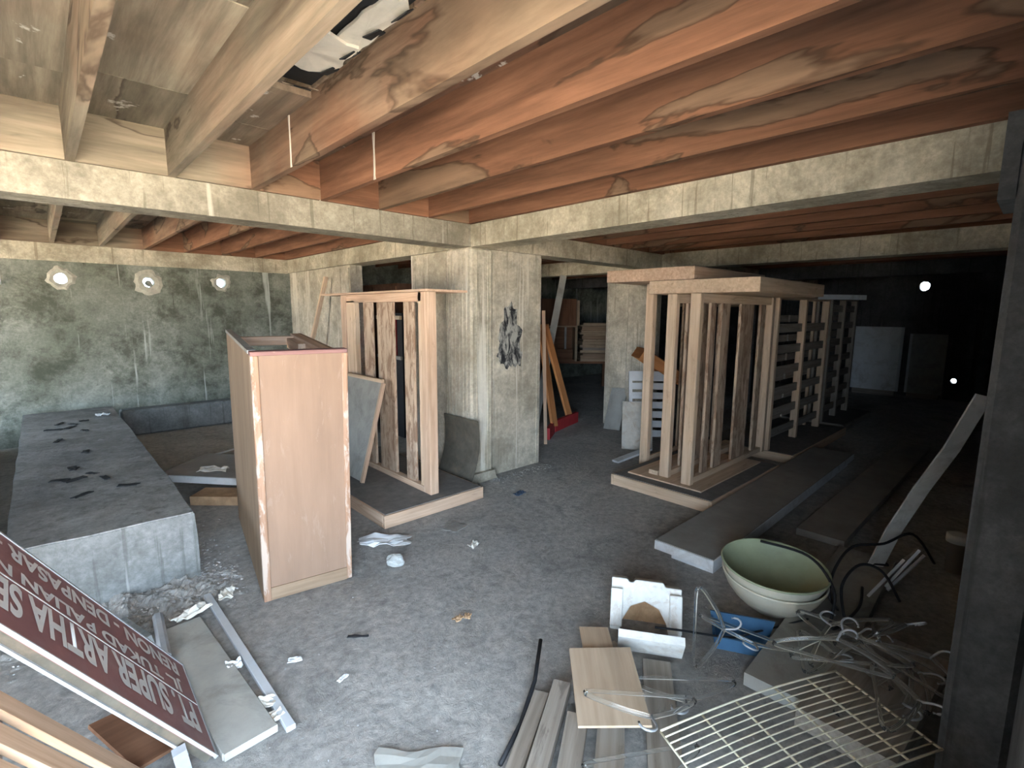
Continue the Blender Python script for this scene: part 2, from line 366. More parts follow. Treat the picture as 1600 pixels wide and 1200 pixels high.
def holed_wall(name, label, mat, axis, pos, thick, a0, a1, z0, z1, holes):
    """upright wall plate with ragged round holes cut right through; axis 'x' = wall runs along x"""
    bm = newbm(); holes = sorted(holes)
    cuts = [a0] + [(holes[i][0]+holes[i+1][0])/2 for i in range(len(holes)-1)] + [a1]
    def P(a, z, d): return (a, pos+d, z) if axis == 'x' else (pos+d, a, z)
    for k, (ha, hz, hr, sd) in enumerate(holes):
        l, r = cuts[k], cuts[k+1]; n = 24
        ang = [2*math.pi*i/n for i in range(n)]
        for d in (0, thick):
            ring = []; out = []
            for t in ang:
                rr = hr*(1+0.16*mnoise.noise(Vector((math.cos(t)*1.5+sd, math.sin(t)*1.5, sd))))
                ring.append(bm.verts.new(P(ha+rr*math.cos(t), hz+rr*math.sin(t), d)))
                c, s = math.cos(t), math.sin(t)
                tx = ((r-ha)/c if c > 1e-6 else (l-ha)/c if c < -1e-6 else 1e9)
                tz = ((z1-hz)/s if s > 1e-6 else (z0-hz)/s if s < -1e-6 else 1e9)
                q = min(tx, tz); out.append(bm.verts.new(P(ha+q*c, hz+q*s, d)))
            for i in range(n):
                bm.faces.new((ring[i], ring[(i+1) % n], out[(i+1) % n], out[i]))
            for (ca, cz) in ((l, z0), (r, z0), (r, z1), (l, z1)):     # fill the four corners
                t = math.atan2(cz-hz, ca-ha) % (2*math.pi); i = int(t/(2*math.pi/n))
                cv = bm.verts.new(P(ca, cz, d))
                try: bm.faces.new((out[i], out[(i+1) % n], cv))
                except ValueError: pass
            if d == 0: r0 = ring
            else:
                for i in range(n): bm.faces.new((r0[i], ring[i], ring[(i+1) % n], r0[(i+1) % n]))
    bmesh.ops.remove_doubles(bm, verts=bm.verts, dist=1e-5); bmesh.ops.recalc_face_normals(bm, faces=bm.faces)
    return tag(obj(name, bm, mat), label, 'wall', kind='structure')
wb = holed_wall('wall_back', 'mossy stained concrete back wall with three round daylight holes', MOSS, 'x', YF, 0.16, XL, XR+0.2, -0.1, 2.9,
                [(-2.61, 1.962, 0.062, 1), (-1.757, 1.955, 0.062, 2), (-0.907, 1.984, 0.062, 3)])
def rim(parent, cx, cz, axis, pos, r0, r1, sd, name='chipped_rim', t=0.012, mat=RIMP):
    bm = newbm(); n = 30; A = []; B = []; C = []
    for i in range(n):
        a = 2*math.pi*i/n; rr = r1*(1+0.38*mnoise.noise(Vector((math.cos(a)*2.2+sd*5, math.sin(a)*2.2, 0))))
        ri = r0*(1+0.16*mnoise.noise(Vector((math.cos(a)*1.5+sd, math.sin(a)*1.5, sd))))
        def P(r, d): return ((cx+r*math.cos(a), pos-d, cz+r*math.sin(a)) if axis == 'x' else (pos-d, cx+r*math.cos(a), cz+r*math.sin(a)))
        A.append(bm.verts.new(P(ri, t*0.4))); B.append(bm.verts.new(P((ri+rr)/2, t))); C.append(bm.verts.new(P(rr, -0.003)))
    for i in range(n):
        j = (i+1) % n
        bm.faces.new((A[i], A[j], B[j], B[i])); bm.faces.new((B[i], B[j], C[j], C[i]))
    bmesh.ops.recalc_face_normals(bm, faces=bm.faces)
    return obj(name, bm, mat, parent)
for k, (hx, hz) in enumerate(((-2.61, 1.962), (-1.757, 1.955), (-0.907, 1.984))):
    rim(wb, hx, hz, 'x', YF, 0.062, (0.14, 0.17, 0.13)[k], k+1)
# lump of mortar wedged in the middle hole
bm = newbm(); bmesh.ops.create_icosphere(bm, subdivisions=2, radius=0.042)
for v in bm.verts: v.co = v.co*(1+0.35*mnoise.noise(v.co*30)); v.co += Vector((-1.745, YF+0.07, 1.94))
obj('mortar_lump', bm, RIMP, wb)
pbox('tie_beam', CONC, wb, XL, 0.0, YF-0.05, YF, ZB-0.01, ZT)
pbox('footing_ledge', PLIN, wb, -2.2, 0.0, YF-0.24, YF, 0, 0.33, bevel=0.02)
bm = newbm(); tube(bm, [(-3.6, YF-0.04, 2.03), (-3.16, YF-0.04, 2.03), (-3.13, YF-0.04, 2.0), (-3.13, YF-0.04, 1.9), (-3.13, YF-0.005, 1.88)], 0.016, 8)
tag(centre(obj('conduit_pipe', bm, PVC, smooth=True)), 'thin pale conduit pipe bent down the mossy wall', 'pipe')

struct('wall_partition', 'concrete partition wall with a doorway, left of the central column', 'wall', COLC,
       (0.04, 0.20, 0.36, 1.05, 0, ZB), (0.04, 0.20, 2.46, YF, 0, ZB))
struct('wall_stub', 'short concrete wall stub right of the central column with a black burn mark', 'wall', COLC, (0.22, 0.94, 0.04, 0.20, 0, ZB))
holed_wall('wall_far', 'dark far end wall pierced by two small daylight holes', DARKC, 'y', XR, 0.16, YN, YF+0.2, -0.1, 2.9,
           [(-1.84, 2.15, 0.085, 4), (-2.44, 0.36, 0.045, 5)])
# beams
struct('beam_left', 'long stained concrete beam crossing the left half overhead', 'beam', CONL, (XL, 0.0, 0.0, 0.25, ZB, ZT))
struct('beam_right', 'long stained concrete beam running to the upper right', 'beam', CONC, (0.0, 0.25, YN, 0.25, ZB, ZT))
struct('beam_middle', 'concrete beam running back from the central column past the stacked bed frames', 'beam', CONC, (0.25, XR, 0.0, 0.25, ZB, ZT))
struct('beam_partition', 'concrete beam over the doorway in the partition wall', 'beam', CONC, (0.0, 0.25, 0.25, YF, ZB, ZT))
struct('beam_rear', 'dim concrete beam behind the stacked bed frames', 'beam', CONC, (XD, XD+0.25, YN, YF, ZB, ZT+0.01))
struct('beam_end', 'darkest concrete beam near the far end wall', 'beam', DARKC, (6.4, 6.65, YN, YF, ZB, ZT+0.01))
# columns
def column(name, label, x0, x1, y0, y1, mat=COLC, fl=0.0):
    bm = newbm(); box(bm, x0, x1, y0, y1, 0, ZB)
    o = obj(name, bm, mat, bevel=0.018)
    return tag(o, label, 'column', kind='structure')
cc = column('column_centre', 'streaked central concrete column where the two long beams meet', -0.005, 0.235, -0.005, 0.37)
bm = newbm(); prism(bm, [(-0.05, 0), (0.28, 0), (0.26, 0.03), (0.24, 0.09), (-0.01, 0.09), (-0.03, 0.03)], 0.42, Matrix.Translation((0, -0.05, 0)))
obj('mortar_skirt', bm, COLC, cc)
# raised seams and mortar runs left by the formwork boards
for (y, w, h0) in ((0.34, 0.022, 0.0), (0.285, 0.012, 0.5), (0.235, 0.018, 0.35), (0.17, 0.010, 0.7), (0.12, 0.016, 0.2), (0.06, 0.010, 0.0)):
    pbox('form_seam', COLC, cc, -0.014, -0.004, y-w/2, y+w/2, 0.09+h0, ZB-random.uniform(0, 0.05), bevel=0.003)
for (x, w) in ((0.055, 0.010), (0.19, 0.014), (0.222, 0.02)):
    pbox('form_seam', COLC, cc, x-w/2, x+w/2, -0.014, -0.004, 0.09, ZB-0.02, bevel=0.003)
for (x, w) in ((0.30, 0.012), (0.915, 0.05)):
    pbox('form_seam', COLC, bpy.data.objects['wall_stub'], x-w/2, x+w/2, 0.03, 0.041, 0.0, ZB-0.03, bevel=0.003)
for (y, w) in ((0.44, 0.04), (0.99, 0.05), (2.52, 0.06), (2.75, 0.03)):
    pbox('form_seam', COLC, bpy.data.objects['wall_partition'], 0.03, 0.041, y-w/2, y+w/2, 0.0, ZB-0.03, bevel=0.003)
# burnt patch: blackened, blistered paint on the stub
bm = newbm(); n = 34
for (cx, cz, w, h, sd) in ((0.52, 1.35, 0.13, 0.30, 1), (0.40, 1.20, 0.05, 0.09, 4), (0.60, 1.16, 0.08, 0.10, 6)):
    ctr = bm.verts.new((cx, 0.034, cz)); ring = []
    for i in range(n):
        a = 2*math.pi*i/n; e = 1+0.45*mnoise.noise(Vector((math.cos(a)*2.5+sd*3, math.sin(a)*2.5, 0)))
        ring.append(bm.verts.new((cx+w*e*math.cos(a), 0.0385, cz+h*e*math.sin(a))))
    for i in range(n): bm.faces.new((ctr, ring[i], ring[(i+1) % n]))
bmesh.ops.recalc_face_normals(bm, faces=bm.faces)
def burn_mat():
    t = NT('burnt_blistered_paint', 0.9, 0.2); c = t.coord()
    n = t.noise(t.map(c, (1, 1, 0.45)), 17, 8, 0.7, 0.6)
    t.base(t.ramp(n, [(0.42, (0.02, 0.02, 0.022)), (0.5, (0.16, 0.16, 0.15)), (0.56, (0.38, 0.37, 0.33))])); t.bump(n, 0.4, 0.006); return t.m
obj('burn_mark', bm, burn_mat(), bpy.data.objects['wall_stub'])
column('column_rear', 'grey concrete column standing behind the left end of the stacked frames', 2.98, 3.24, -0.005, 0.36)
struct('wall_rear_stub', 'narrow concrete wall stub beside the rear column', 'wall', COLC, (3.05, 3.2, 0.36, 0.75, 0, ZB))
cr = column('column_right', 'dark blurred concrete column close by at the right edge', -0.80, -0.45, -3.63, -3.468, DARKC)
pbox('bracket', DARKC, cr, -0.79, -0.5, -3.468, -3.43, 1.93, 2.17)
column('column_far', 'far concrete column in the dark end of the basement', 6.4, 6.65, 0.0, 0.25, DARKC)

# ceiling: boards, joists and blocking
ceil = tag(obj('ceiling', (lambda b: (box(b, XL-0.2, -2.14, YN-0.2, YF+0.2, ZD+0.03, 2.9), box(b, -1.80, XR+0.2, YN-0.2, YF+0.2, ZD+0.03, 2.9),
            box(b, -2.14, -1.80, YN-0.2, -2.5, ZD+0.03, 2.9), box(b, -2.14, -1.80, -1.05, YF+0.2, ZD+0.03, 2.9), box(b, -2.14, -1.80, -2.5, -1.05, 2.80, 2.9), b)[-1])(newbm()), DECK),
           'board ceiling on deep brown timber joists with one torn hole', 'ceiling', kind='structure')
SP, JO, JT = 0.443, -0.46, 0.04
jx = [JO-SP*k for k in range(11)]
allx = [-0.04] + jx
for y0, y1 in ((YN, -0.0), (0.25, YF-0.05)):
    for x in jx: pbox('joist', JOIST, ceil, x, x+JT, y0, y1, ZT, ZD+0.04)
    pbox('joist', JOIST, ceil, -0.045, 0.0, y0, y1, ZT, ZD+0.04)
    edges = [-0.045] + jx
    for a, b in zip(edges, edges[1:]):      # ceiling boards between the joists, butted end to end
        y = y0; 
        off = random.uniform(0.35, 0.9); first = True
        cutsy = [y1]
        q = y1-off
        while q > y0+0.2: cutsy.append(q); q -= random.choice((0.95, 1.1, 1.22))
        cutsy.append(y0)
        for ya, yb in zip(cutsy, cutsy[1:]):
            if a < -1.7 and a > -1.85 and yb < 0: 
                continue
            pbox('ceiling_board', DECK, ceil, b+JT, a, yb+0.004, ya-0.004, ZD+random.uniform(-0.004, 0.004), ZD+0.032)
        pbox('blocking_board', JOIST, ceil, b+JT, a, y1-0.03, y1, ZT, ZD+0.03)
# the torn bay between two joists
a, b = -1.789, -2.232
for ya, yb in ((-0.004, -0.42), (-0.43, -1.02), (-2.55, -3.3), (-3.31, -3.99)):
    pbox('ceiling_board', DECK, ceil, b+JT, a, yb, ya, ZD, ZD+0.032)
def torn(name, mat, parent, cx, cy, w, h, z, sd, jag=0.3, tilt=0.0, th=0.012, n=40):
    bm = newbm(); T = bm.verts.new((cx, cy, z+th)); Bm = bm.verts.new((cx, cy, z)); A = []; C = []
    for i in range(n):
        t = 2*math.pi*i/n
        e = 1+jag*mnoise.noise(Vector((math.cos(t)*2.4+sd, math.sin(t)*2.4, sd)))+0.4*jag*mnoise.noise(Vector((math.cos(t)*9+sd, math.sin(t)*9, sd)))
        c, s = math.cos(t), math.sin(t); k = 1/max(abs(c), abs(s))**0.7
        x, y = w*e*k*c, h*e*k*s
        zz = z + tilt*y + 0.01*mnoise.noise(Vector((x*9, y*9, sd)))
        A.append(bm.verts.new((cx+x, cy+y, zz))); C.append(bm.verts.new((cx+x, cy+y, zz+th)))
    for i in range(n):
        j = (i+1) % n
        bm.faces.new((Bm, A[i], A[j])); bm.faces.new((T, C[j], C[i])); bm.faces.new((A[i], C[i], C[j], A[j]))
    bmesh.ops.recalc_face_normals(bm, faces=bm.faces); return obj(name, bm, mat, parent)
torn('exposed_plaster', PLAST, ceil, -1.985, -1.44, 0.165, 0.17, 2.622, 2.0, 0.22, 0.02)
torn('exposed_plaster', PLAST, ceil, -1.865, -1.72, 0.055, 0.26, 2.630, 5.0, 0.25)
pbox('void_lining', VOIDM, ceil, -2.19, -1.79, -2.55, -1.03, 2.66, 2.68)
torn('torn_membrane', VOIDM, ceil, -2.02, -1.95, 0.10, 0.20, 2.640, 8.0, 0.35)
torn('torn_membrane', VOIDM, ceil, -1.83, -2.25, 0.05, 0.14, 2.615, 3.0, 0.35)
for k in range(6):
    x = -2.14+0.055*k; pbar('torn_strip', (VOIDM, DECK)[k % 2], ceil, (x, -1.06, 2.63), (x+random.uniform(0.0, 0.05), -1.17-random.uniform(0, 0.06), 2.58+random.uniform(0, 0.03)), 0.05, 0.004, (1, 0, 0))
for k in range(5):
    y = -1.3-0.2*k; pbar('torn_strip', VOIDM, ceil, (-1.80, y, 2.64), (-1.86, y-0.05, 2.60+random.uniform(-0.02, 0.02)), 0.07, 0.004, (0, 1, 0))
for x0, x1 in ((0.25, XD), (XD+0.25, 6.4), (6.65, XR)):
    k = x0+0.36
    while k < x1-0.1:
        pbox('joist', JOIST, ceil, k, k+JT, YN, 0.0, ZT, ZD+0.04)
        if x0 < 4: pbox('joist', JOIST, ceil, k, k+JT, 0.25, YF, ZT, ZD+0.04)
        k += SP
    pbox('joist', JOIST, ceil, x0, x0+0.04, YN, 0, ZT, ZD+0.04)
    pbox('blocking_board', JOIST, ceil, x0, x1, -0.03, 0, ZT, ZD+0.03)

# pale lime drips running down the joist faces
for (x, y, w) in ((jx[3], -0.72, 0.010), (jx[2], -0.80, 0.014), (jx[2], -0.02, 0.009), (jx[1], -0.02, 0.007), (jx[0], -0.02, 0.006)):
    bm = newbm(); z = ZT; A = []
    prism(bm, [(-w, ZD), (-w*0.5, ZD-0.08), (-w*0.7, ZD-0.16), (-w*0.4, ZT+0.02), (-w*0.9, ZT-0.003), (w*0.8, ZT-0.003), (w*0.5, ZT+0.06), (w*0.3, ZD-0.1), (w*0.9, ZD)], 0.004)
    bmesh.ops.transform(bm, matrix=Matrix.Translation((x, y, 0)) @ Matrix.Rotation(R(90), 4, 'Z'), verts=bm.verts)
    obj('lime_drip', bm, PLAST, ceil)

# plinth
bm = newbm(); box(bm, -3.08, -2.27, -0.19, 4.3, 0, 0.4)
bmesh.ops.subdivide_edges(bm, edges=bm.edges[:], cuts=14, use_grid_fill=True)
for v in bm.verts:
    if v.co.z > 0.02: v.co += Vector((1, 1, 0.6))*0.012*mnoise.noise(v.co*4)
    elif v.co.y < 0: v.co.y -= 0.05*abs(mnoise.noise(v.co*5)); 
t = thing('concrete_plinth', 'long low raw concrete plinth reaching back to the mossy wall', 'plinth', (-2.675, 2.05, 0))
obj('block', bm, PLIN, t)
bm = newbm(); box(bm, -3.075, -2.275, -0.185, 4.29, 0.39, 0.408); bmesh.ops.subdivide_edges(bm, edges=bm.edges[:], cuts=14, use_grid_fill=True)
for v in bm.verts: v.co += Vector((1, 1, 0.4))*0.012*mnoise.noise(v.co*4)
tag(obj('dusty_top', bm, DUSTC, t), 'dark dusty screed on the plinth top')
# loose mortar mound spilling from the plinth foot
bm = newbm(); nx, ny = 110, 60; G = []
for j in range(ny+1):
    row = []
    for i in range(nx+1):
        x = -3.2+1.22*i/nx; y = -0.80+0.62*j/ny
        e = max(0, 1-abs(x+2.62)/0.62)**0.6*max(0, 1-((y+0.30)/0.46)**2)
        q = 0.5+mnoise.fractal(Vector((x*13, y*13, 2)), 0.7, 2.1, 5)
        row.append(bm.verts.new((x, y, -0.012+0.05*e*max(0.05, q))))
    G.append(row)
for j in range(ny):
    for i in range(nx): bm.faces.new((G[j][i], G[j][i+1], G[j+1][i+1], G[j+1][i]))
tag(obj('mortar_mound', bm, FLOOR), 'low spill of pale crumbled mortar at the plinth foot', 'rubble', kind='stuff')
bm = newbm(); 
box(bm, -3.9, -3.3, 0.2, 4.3, 0, 0.28); bmesh.ops.subdivide_edges(bm, edges=bm.edges[:], cuts=5, use_grid_fill=True)
tag(centre(obj('concrete_plinth', bm, PLIN)), 'lower concrete block along the left side behind the long plinth', 'plinth')

# ------------------------------------------------------------------ peach divan box standing open-topped
t = thing('divan_box', 'tall peach plywood divan box standing open beside the plinth', 'box', (-2.08, -0.76, 0.0), (R(3.5), 0, R(-9)))
w, d, h = 0.485, 1.18, 1.375
Z0 = 0.0
p = pbox('front_panel', PEACH, t, 0.03, w-0.012, 0.0, 0.016, 0.0, h, world=False)
tag(p, 'smooth peach plywood front panel')
pbox('corner_strip', TAPE, t, 0.0, 0.038, -0.012, 0.022, 0, h, world=False, bevel=0.003)
pbox('corner_strip', TAPE, t, w-0.03, w, -0.006, 0.03, 0, h, world=False, bevel=0.003)
pbox('bottom_strip', BROWNP, t, 0.038, w-0.03, -0.007, 0.0, 0.0, 0.075, world=False)
pbox('top_strip', MAUVE, t, 0.0, w, -0.012, 0.05, h, h+0.022, world=False, bevel=0.003)
pbox('side_panel', BROWNP, t, 0.0, 0.022, 0.022, d, 0, h+0.005, world=False)
pbox('side_edging', GREYB, t, -0.004, 0.034, 0.05, d+0.004, h+0.005, h+0.024, world=False)
pbox('side_panel', BROWNP, t, w-0.02, w, 0.03, d, 0, h-0.01, world=False)
pbox('cleat', PALE, t, w-0.075, w-0.02, 0.06, d-0.02, h-0.07, h-0.01, world=False)
pbox('cleat', PALE, t, 0.022, w-0.06, d-0.12, d-0.07, h-0.08, h-0.02, world=False)
pbox('cleat', PALE, t, w-0.12, w-0.075, d-0.5, d-0.12, h-0.10, h-0.03, world=False)

# ------------------------------------------------------------------ bed frame beside the central column
def bed_base(parent, x0, x1, y0, y1, z0, z1, wm, e=0.03):
    pbox('base_rail', wm, parent, x0, x1, y0, y0+e, z0, z1, bevel=0.003); pbox('base_rail', wm, parent, x0, x1, y1-e, y1, z0, z1, bevel=0.003)
    pbox('base_rail', wm, parent, x0, x0+e, y0+e, y1-e, z0, z1, bevel=0.003); pbox('base_rail', wm, parent, x1-e, x1, y0+e, y1-e, z0, z1, bevel=0.003)
    c = pbox('base_cover', GREYF, parent, x0+e*0.6, x1-e*0.6, y0+e*0.6, y1-e*0.6, z0+0.01, z1+0.005)
    tag(c, 'dusty grey fabric cover of the base')
t = thing('bed_frame', 'pale slatted bed frame stood on end before the partition doorway', 'bed frame', (-0.6, 0.5, 0))
bed_base(t, -1.12, -0.17, -0.37, 1.42, 0, 0.1, PALE)
XP = -0.60
po_ = pbox('post', PALE, t, XP-0.03, XP+0.05, -0.25, -0.145, 0.105, 1.755, bevel=0.004)
pbox('post_moulding', PALE2, po_, XP-0.02, XP+0.03, -0.145, -0.09, 0.105, 1.755, bevel=0.004)
po_ = pbox('post', PALE, t, XP-0.03, XP+0.05, 1.20, 1.30, 0.105, 1.755, bevel=0.004)
pbox('post_moulding', PALE2, po_, XP-0.02, XP+0.03, 1.02, 1.20, 0.105, 1.70, bevel=0.004)
pbox('top_rail', PALE, t, XP-0.02, XP+0.03, -0.145, 1.20, 1.68, 1.755, bevel=0.003)
pbox('bottom_rail', PALE, t, XP-0.03, XP+0.03, -0.145, 1.20, 0.105, 0.155, bevel=0.003)
for y0, y1 in ((0.70, 0.86), (0.32, 0.60), (0.0, 0.145)):
    pbox('slat', BARK, t, XP-0.012, XP+0.014, y0, y1, 0.155, 1.68, bevel=0.003)
pbox('top_board', PALE, t, XP-0.05, XP+0.36, -0.25, 1.72, 1.757, 1.775)
# grey panel leaning on the frame
bm = newbm(); bar(bm, (-0.90, 0.80, 0.11), (-0.665, 0.80, 0.97), 0.78, 0.012, (0, 1, 0))
t = thing('propped_sheet', 'grey panel with pale wooden edge leaning against the standing bed frame', 'panel', (-0.90, 0.80, 0.105))
obj('panel_sheet', bm, GREYB, t)
pbar('edge_strip', PALE, t, (-0.91, 0.40, 0.11), (-0.675, 0.40, 0.97), 0.03, 0.03, (0, 1, 0))
pbar('edge_strip', PALE2, t, (-0.67, 0.42, 0.985), (-0.67, 1.19, 0.985), 0.03, 0.03, (0, 0, 1))
# curved dark panel against the column
bm = newbm(); n = 14; A = []; 
for i in range(n+1):
    f = i/n; x = -0.155 + 0.11*f + 0.06*math.sin(math.pi*f); z = 0.1*0 + 0.62*f
    A.append((x, z))
prof = A + [(x+0.008, z) for x, z in reversed(A)]
prism(bm, prof, 0.52, Matrix.Translation((0, -0.14, 0.0)))
tag(centre(obj('curved_panel', bm, DARKM)), 'dark warped panel leaning against the central column', 'panel')
# stick leaning in the corner
tag(centre(pbar('wooden_stick', PALE2, None, (-0.35, 3.6, 0.0), (-0.04, 3.0, 2.04), 0.05, 0.04, (1, 0, 0))), 'long wooden stick leaning against the partition wall', 'stick')

# ------------------------------------------------------------------ stacked bed frames on the right
t = thing('bed_frame', 'front bed frame of the right-hand stack, with vertical slats and thick base', 'bed frame', (1.7, -1.4, 0), group=None)
bed_base(t, 0.95, 2.42, -1.88, -0.90, 0, 0.1, PALE2)
YP = -1.55
pbox('base_board', PALE2, t, 1.08, 2.36, -1.72, -1.0, 0.106, 0.118)
def vframe(t, yp, x0, x1, zt, slats, wm=PALE2, z0=0.12):
    po_ = pbox('post', wm, t, x0, x0+0.06, yp-0.045, yp+0.045, z0, zt, bevel=0.004)
    pbox('post_moulding', wm, po_, x0+0.062, x0+0.085, yp-0.03, yp+0.03, z0, zt, bevel=0.004)
    pbox('post', wm, t, x1-0.06, x1, yp-0.045, yp+0.045, z0, zt, bevel=0.004)
    pbox('top_rail', wm, t, x0+0.085, x1-0.06, yp-0.025, yp+0.025, zt-0.075, zt)
    pbox('bottom_rail', wm, t, x0+0.085, x1-0.06, yp-0.025, yp+0.025, z0, z0+0.05)
    for a, b in slats: pbox('slat', BARK, t, a, b, yp-0.012, yp+0.014, z0+0.05, zt-0.075, bevel=0.003)
vframe(t, YP, 1.13, 2.78, 1.765, ((1.40, 1.50), (1.62, 1.78), (2.02, 2.32), (2.50, 2.62)))
pbox('top_board', PALE2, t, 1.22, 2.82, -2.02, -1.05, 1.77, 1.885, bevel=0.004)
t2 = thing('bed_frame', 'second bed frame tucked close behind the front one of the right-hand stack', 'bed frame', (1.8, -1.2, 0.12))
vframe(t2, -1.31, 1.18, 2.80, 1.765, ((1.45, 1.55), (1.70, 1.86), (2.1, 2.3)))
pbox('spacer', PALE2, t2, 1.18, 2.8, -1.25, -1.16, 0.12, 0.16)
t3 = thing('bed_frame', 'rear left bed frame of the right-hand stack, topped by the offset upper board', 'bed frame', (2.0, -0.85, 0.0))
pbox('post', PALE2, t3, 1.58, 1.65, -0.885, -0.80, 0.0, 1.885, bevel=0.004)
pbox('post', PALE2, t3, 2.78, 2.85, -0.885, -0.80, 0.0, 1.885, bevel=0.004)
pbox('bottom_rail', PALE2, t3, 1.65, 2.78, -0.86, -0.83, 0.04, 0.12)
pbox('top_rail', PALE2, t3, 1.65, 2.78, -0.86, -0.83, 1.79, 1.885)
for a in (1.95, 2.25, 2.55): pbox('slat', BARK, t3, a, a+0.12, -0.855, -0.835, 0.12, 1.79)
pbox('top_board', PALE, t3, 1.22, 2.75, -1.48, -0.58, 1.888, 2.0, bevel=0.004)
# frames with horizontal slats going back into the dark
def hframe(label, x0, x1, yp, h0, wm):
    t = thing('bed_frame', label, 'bed frame', ((x0+x1)/2, yp, 0))
    bed_base(t, x0, x1+0.25, yp-0.3, yp+0.72, 0, 0.095, wm)
    for x in (x0, (x0+x1)/2, x1): pbox('post', wm, t, x, x+0.06, yp-0.03, yp+0.05, 0.1, h0, bevel=0.003)
    z = 0.22; k = 0
    while z < h0-0.15:
        for a, b in ((x0+0.06, (x0+x1)/2), ((x0+x1)/2+0.06, x1)):
            pbox('slat', DULL, t, a, b, yp+0.0, yp+0.02, z, z+0.095)
            pbox('slat', DULL, t, a, b, yp+0.16, yp+0.18, z+0.11, z+0.19)
        z += 0.235; k += 1
    for x in (x0, x1): pbox('rear_post', wm, t, x, x+0.05, yp+0.13, yp+0.16, 0.1, h0)
    pbox('top_rail', wm, t, x0, x1+0.06, yp-0.03, yp+0.18, h0, h0+0.03)
    return t
t = hframe('bed frame with level slats directly behind the front frame of the stack', 2.90, 4.66, -1.56, 1.765, PALE2)
pbox('top_end_block', PALE2, t, 3.3, 3.9, -1.66, -1.48, 1.795, 1.90)
hframe('bed frame with level slats at the dark far end of the stack', 5.05, 6.3, -1.5, 1.80, DULL)
tag(centre(pbar('white_strip', WHITEB, None, (4.15, -1.60, 1.81), (4.72, -1.97, 1.81), 0.06, 0.015, (0, 0, 1))), 'thin white strip lying on top of the slatted frames, sticking out', 'strip')

# items between the rear column and the stack
t = thing('drawer_box', 'orange brown drawer box tipped on its corner beside the rear column', 'drawer', (2.62, -0.46, 0.9), (0, R(0), 0))
M = Matrix.Translation((2.62, -0.40, 1.02)) @ Matrix.Rotation(R(-43), 4, 'Z') @ Matrix.Rotation(R(33), 4, 'Y')
for nm, c, mt in (('drawer_front', (-0.30, 0.30, -0.2, -0.18, -0.13, 0.0), ORANGE), ('drawer_side', (-0.30, -0.28, -0.18, 0.2, -0.13, 0.0), ORANGE),
                  ('drawer_side', (0.28, 0.30, -0.18, 0.2, -0.13, 0.0), ORANGE), ('drawer_bottom', (-0.28, 0.28, -0.18, 0.2, 0.0, 0.012), CABI), ('drawer_back', (-0.28, 0.28, 0.18, 0.2, -0.13, 0.0), ORANGE)):
    bm = newbm(); box(bm, *c); bmesh.ops.transform(bm, matrix=M, verts=bm.verts); obj(nm, bm, mt, t)
t = thing('louvre_panel', 'white slotted panel leaning behind the front posts of the stack', 'panel', (2.45, -0.35, 0))
M = Matrix.Translation((2.40, -0.42, 0.0)) @ Matrix.Rotation(R(-47), 4, 'Z') @ Matrix.Rotation(R(-14), 4, 'X')
for nm, c in ([('stile', (-0.24, -0.20, 0, 0.03, 0.06, 0.92)), ('stile', (0.20, 0.24, 0, 0.03, 0.06, 0.92)), ('rail', (-0.2, 0.2, 0, 0.03, 0.80, 0.92))] +
              [('slat', (-0.2, 0.2, 0.0, 0.02, 0.12+0.115*k, 0.20+0.115*k)) for k in range(6)]):
    bm = newbm(); box(bm, *c); bmesh.ops.transform(bm, matrix=M, verts=bm.verts); obj(nm, bm, WHITEB, t)
def leanboard(name, label, cat, p, q, w, th, mat, side):
    return tag(centre(pbar(name, mat, None, p, q, w, th, side)), label, cat)
leanboard('leaning_board', 'pale dirty board slumped against the white slotted panel', 'board', (2.16, -0.40, 0.0), (2.38, -0.24, 0.52), 0.36, 0.02, PAPER, (0.7, -0.7, 0))
leanboard('leaning_board', 'pale board leaning at the foot of the rear column', 'board', (2.80, 0.42, 0.0), (3.02, 0.46, 0.55), 0.26, 0.02, GREYB, (0, 1, 0))
leanboard('white_offcut', 'small white offcut on the floor beside the stacked base', 'offcut', (1.50, -0.56, 0.03), (2.0, -0.66, 0.10), 0.09, 0.02, WHITEB, (0.3, 1, 0))
leanboard('wall_plank', 'short dull plank standing across the gap behind the rear column', 'plank', (3.45, 0.0, 1.80), (4.3, -0.75, 1.80), 0.22, 0.05, STACKW, (0, 0, 1))

# ------------------------------------------------------------------ storage seen past the central column
def at45(O, items, root):
    M = Matrix.Translation(O) @ Matrix.Rotation(R(-43), 4, 'Z')
    for nm, c, mt in items:
        bm = newbm(); box(bm, *c); bmesh.ops.transform(bm, matrix=M, verts=bm.verts); obj(nm, bm, mt, root)
O = (5.2, 3.1, 0)
t = thing('storage_table', 'dark table under the stored cupboards past the central column', 'table', O)
at45(O, [('table_top', (-0.75, 0.75, 0, 0.6, 0.55, 0.6), CABI)] + [('leg', (x, x+0.06, y, y+0.06, 0, 0.55), CABI) for x in (-0.74, 0.68) for y in (0.02, 0.52)], t)
t = thing('cupboard', 'dark brown open cupboard on the storage table, lower of two', 'cupboard', (5.2, 3.1, 0.6))
at45(O, [('back', (-0.70, 0.05, 0.5, 0.52, 0.6, 1.3), CABI), ('side', (-0.70, -0.66, 0, 0.5, 0.6, 1.3), CABI), ('side', (0.0, 0.05, 0, 0.5, 0.6, 1.3), STACKW),
         ('top', (-0.70, 0.05, 0, 0.52, 1.3, 1.33), STACKW), ('shelf', (-0.66, 0.0, 0.02, 0.5, 0.6, 0.63), CABI), ('door', (-0.66, -0.05, -0.02, 0.0, 0.62, 0.85), CABI),
         ('edge_strip', (-0.22, -0.18, -0.01, 0.02, 0.85, 1.30), GREYB)], t)
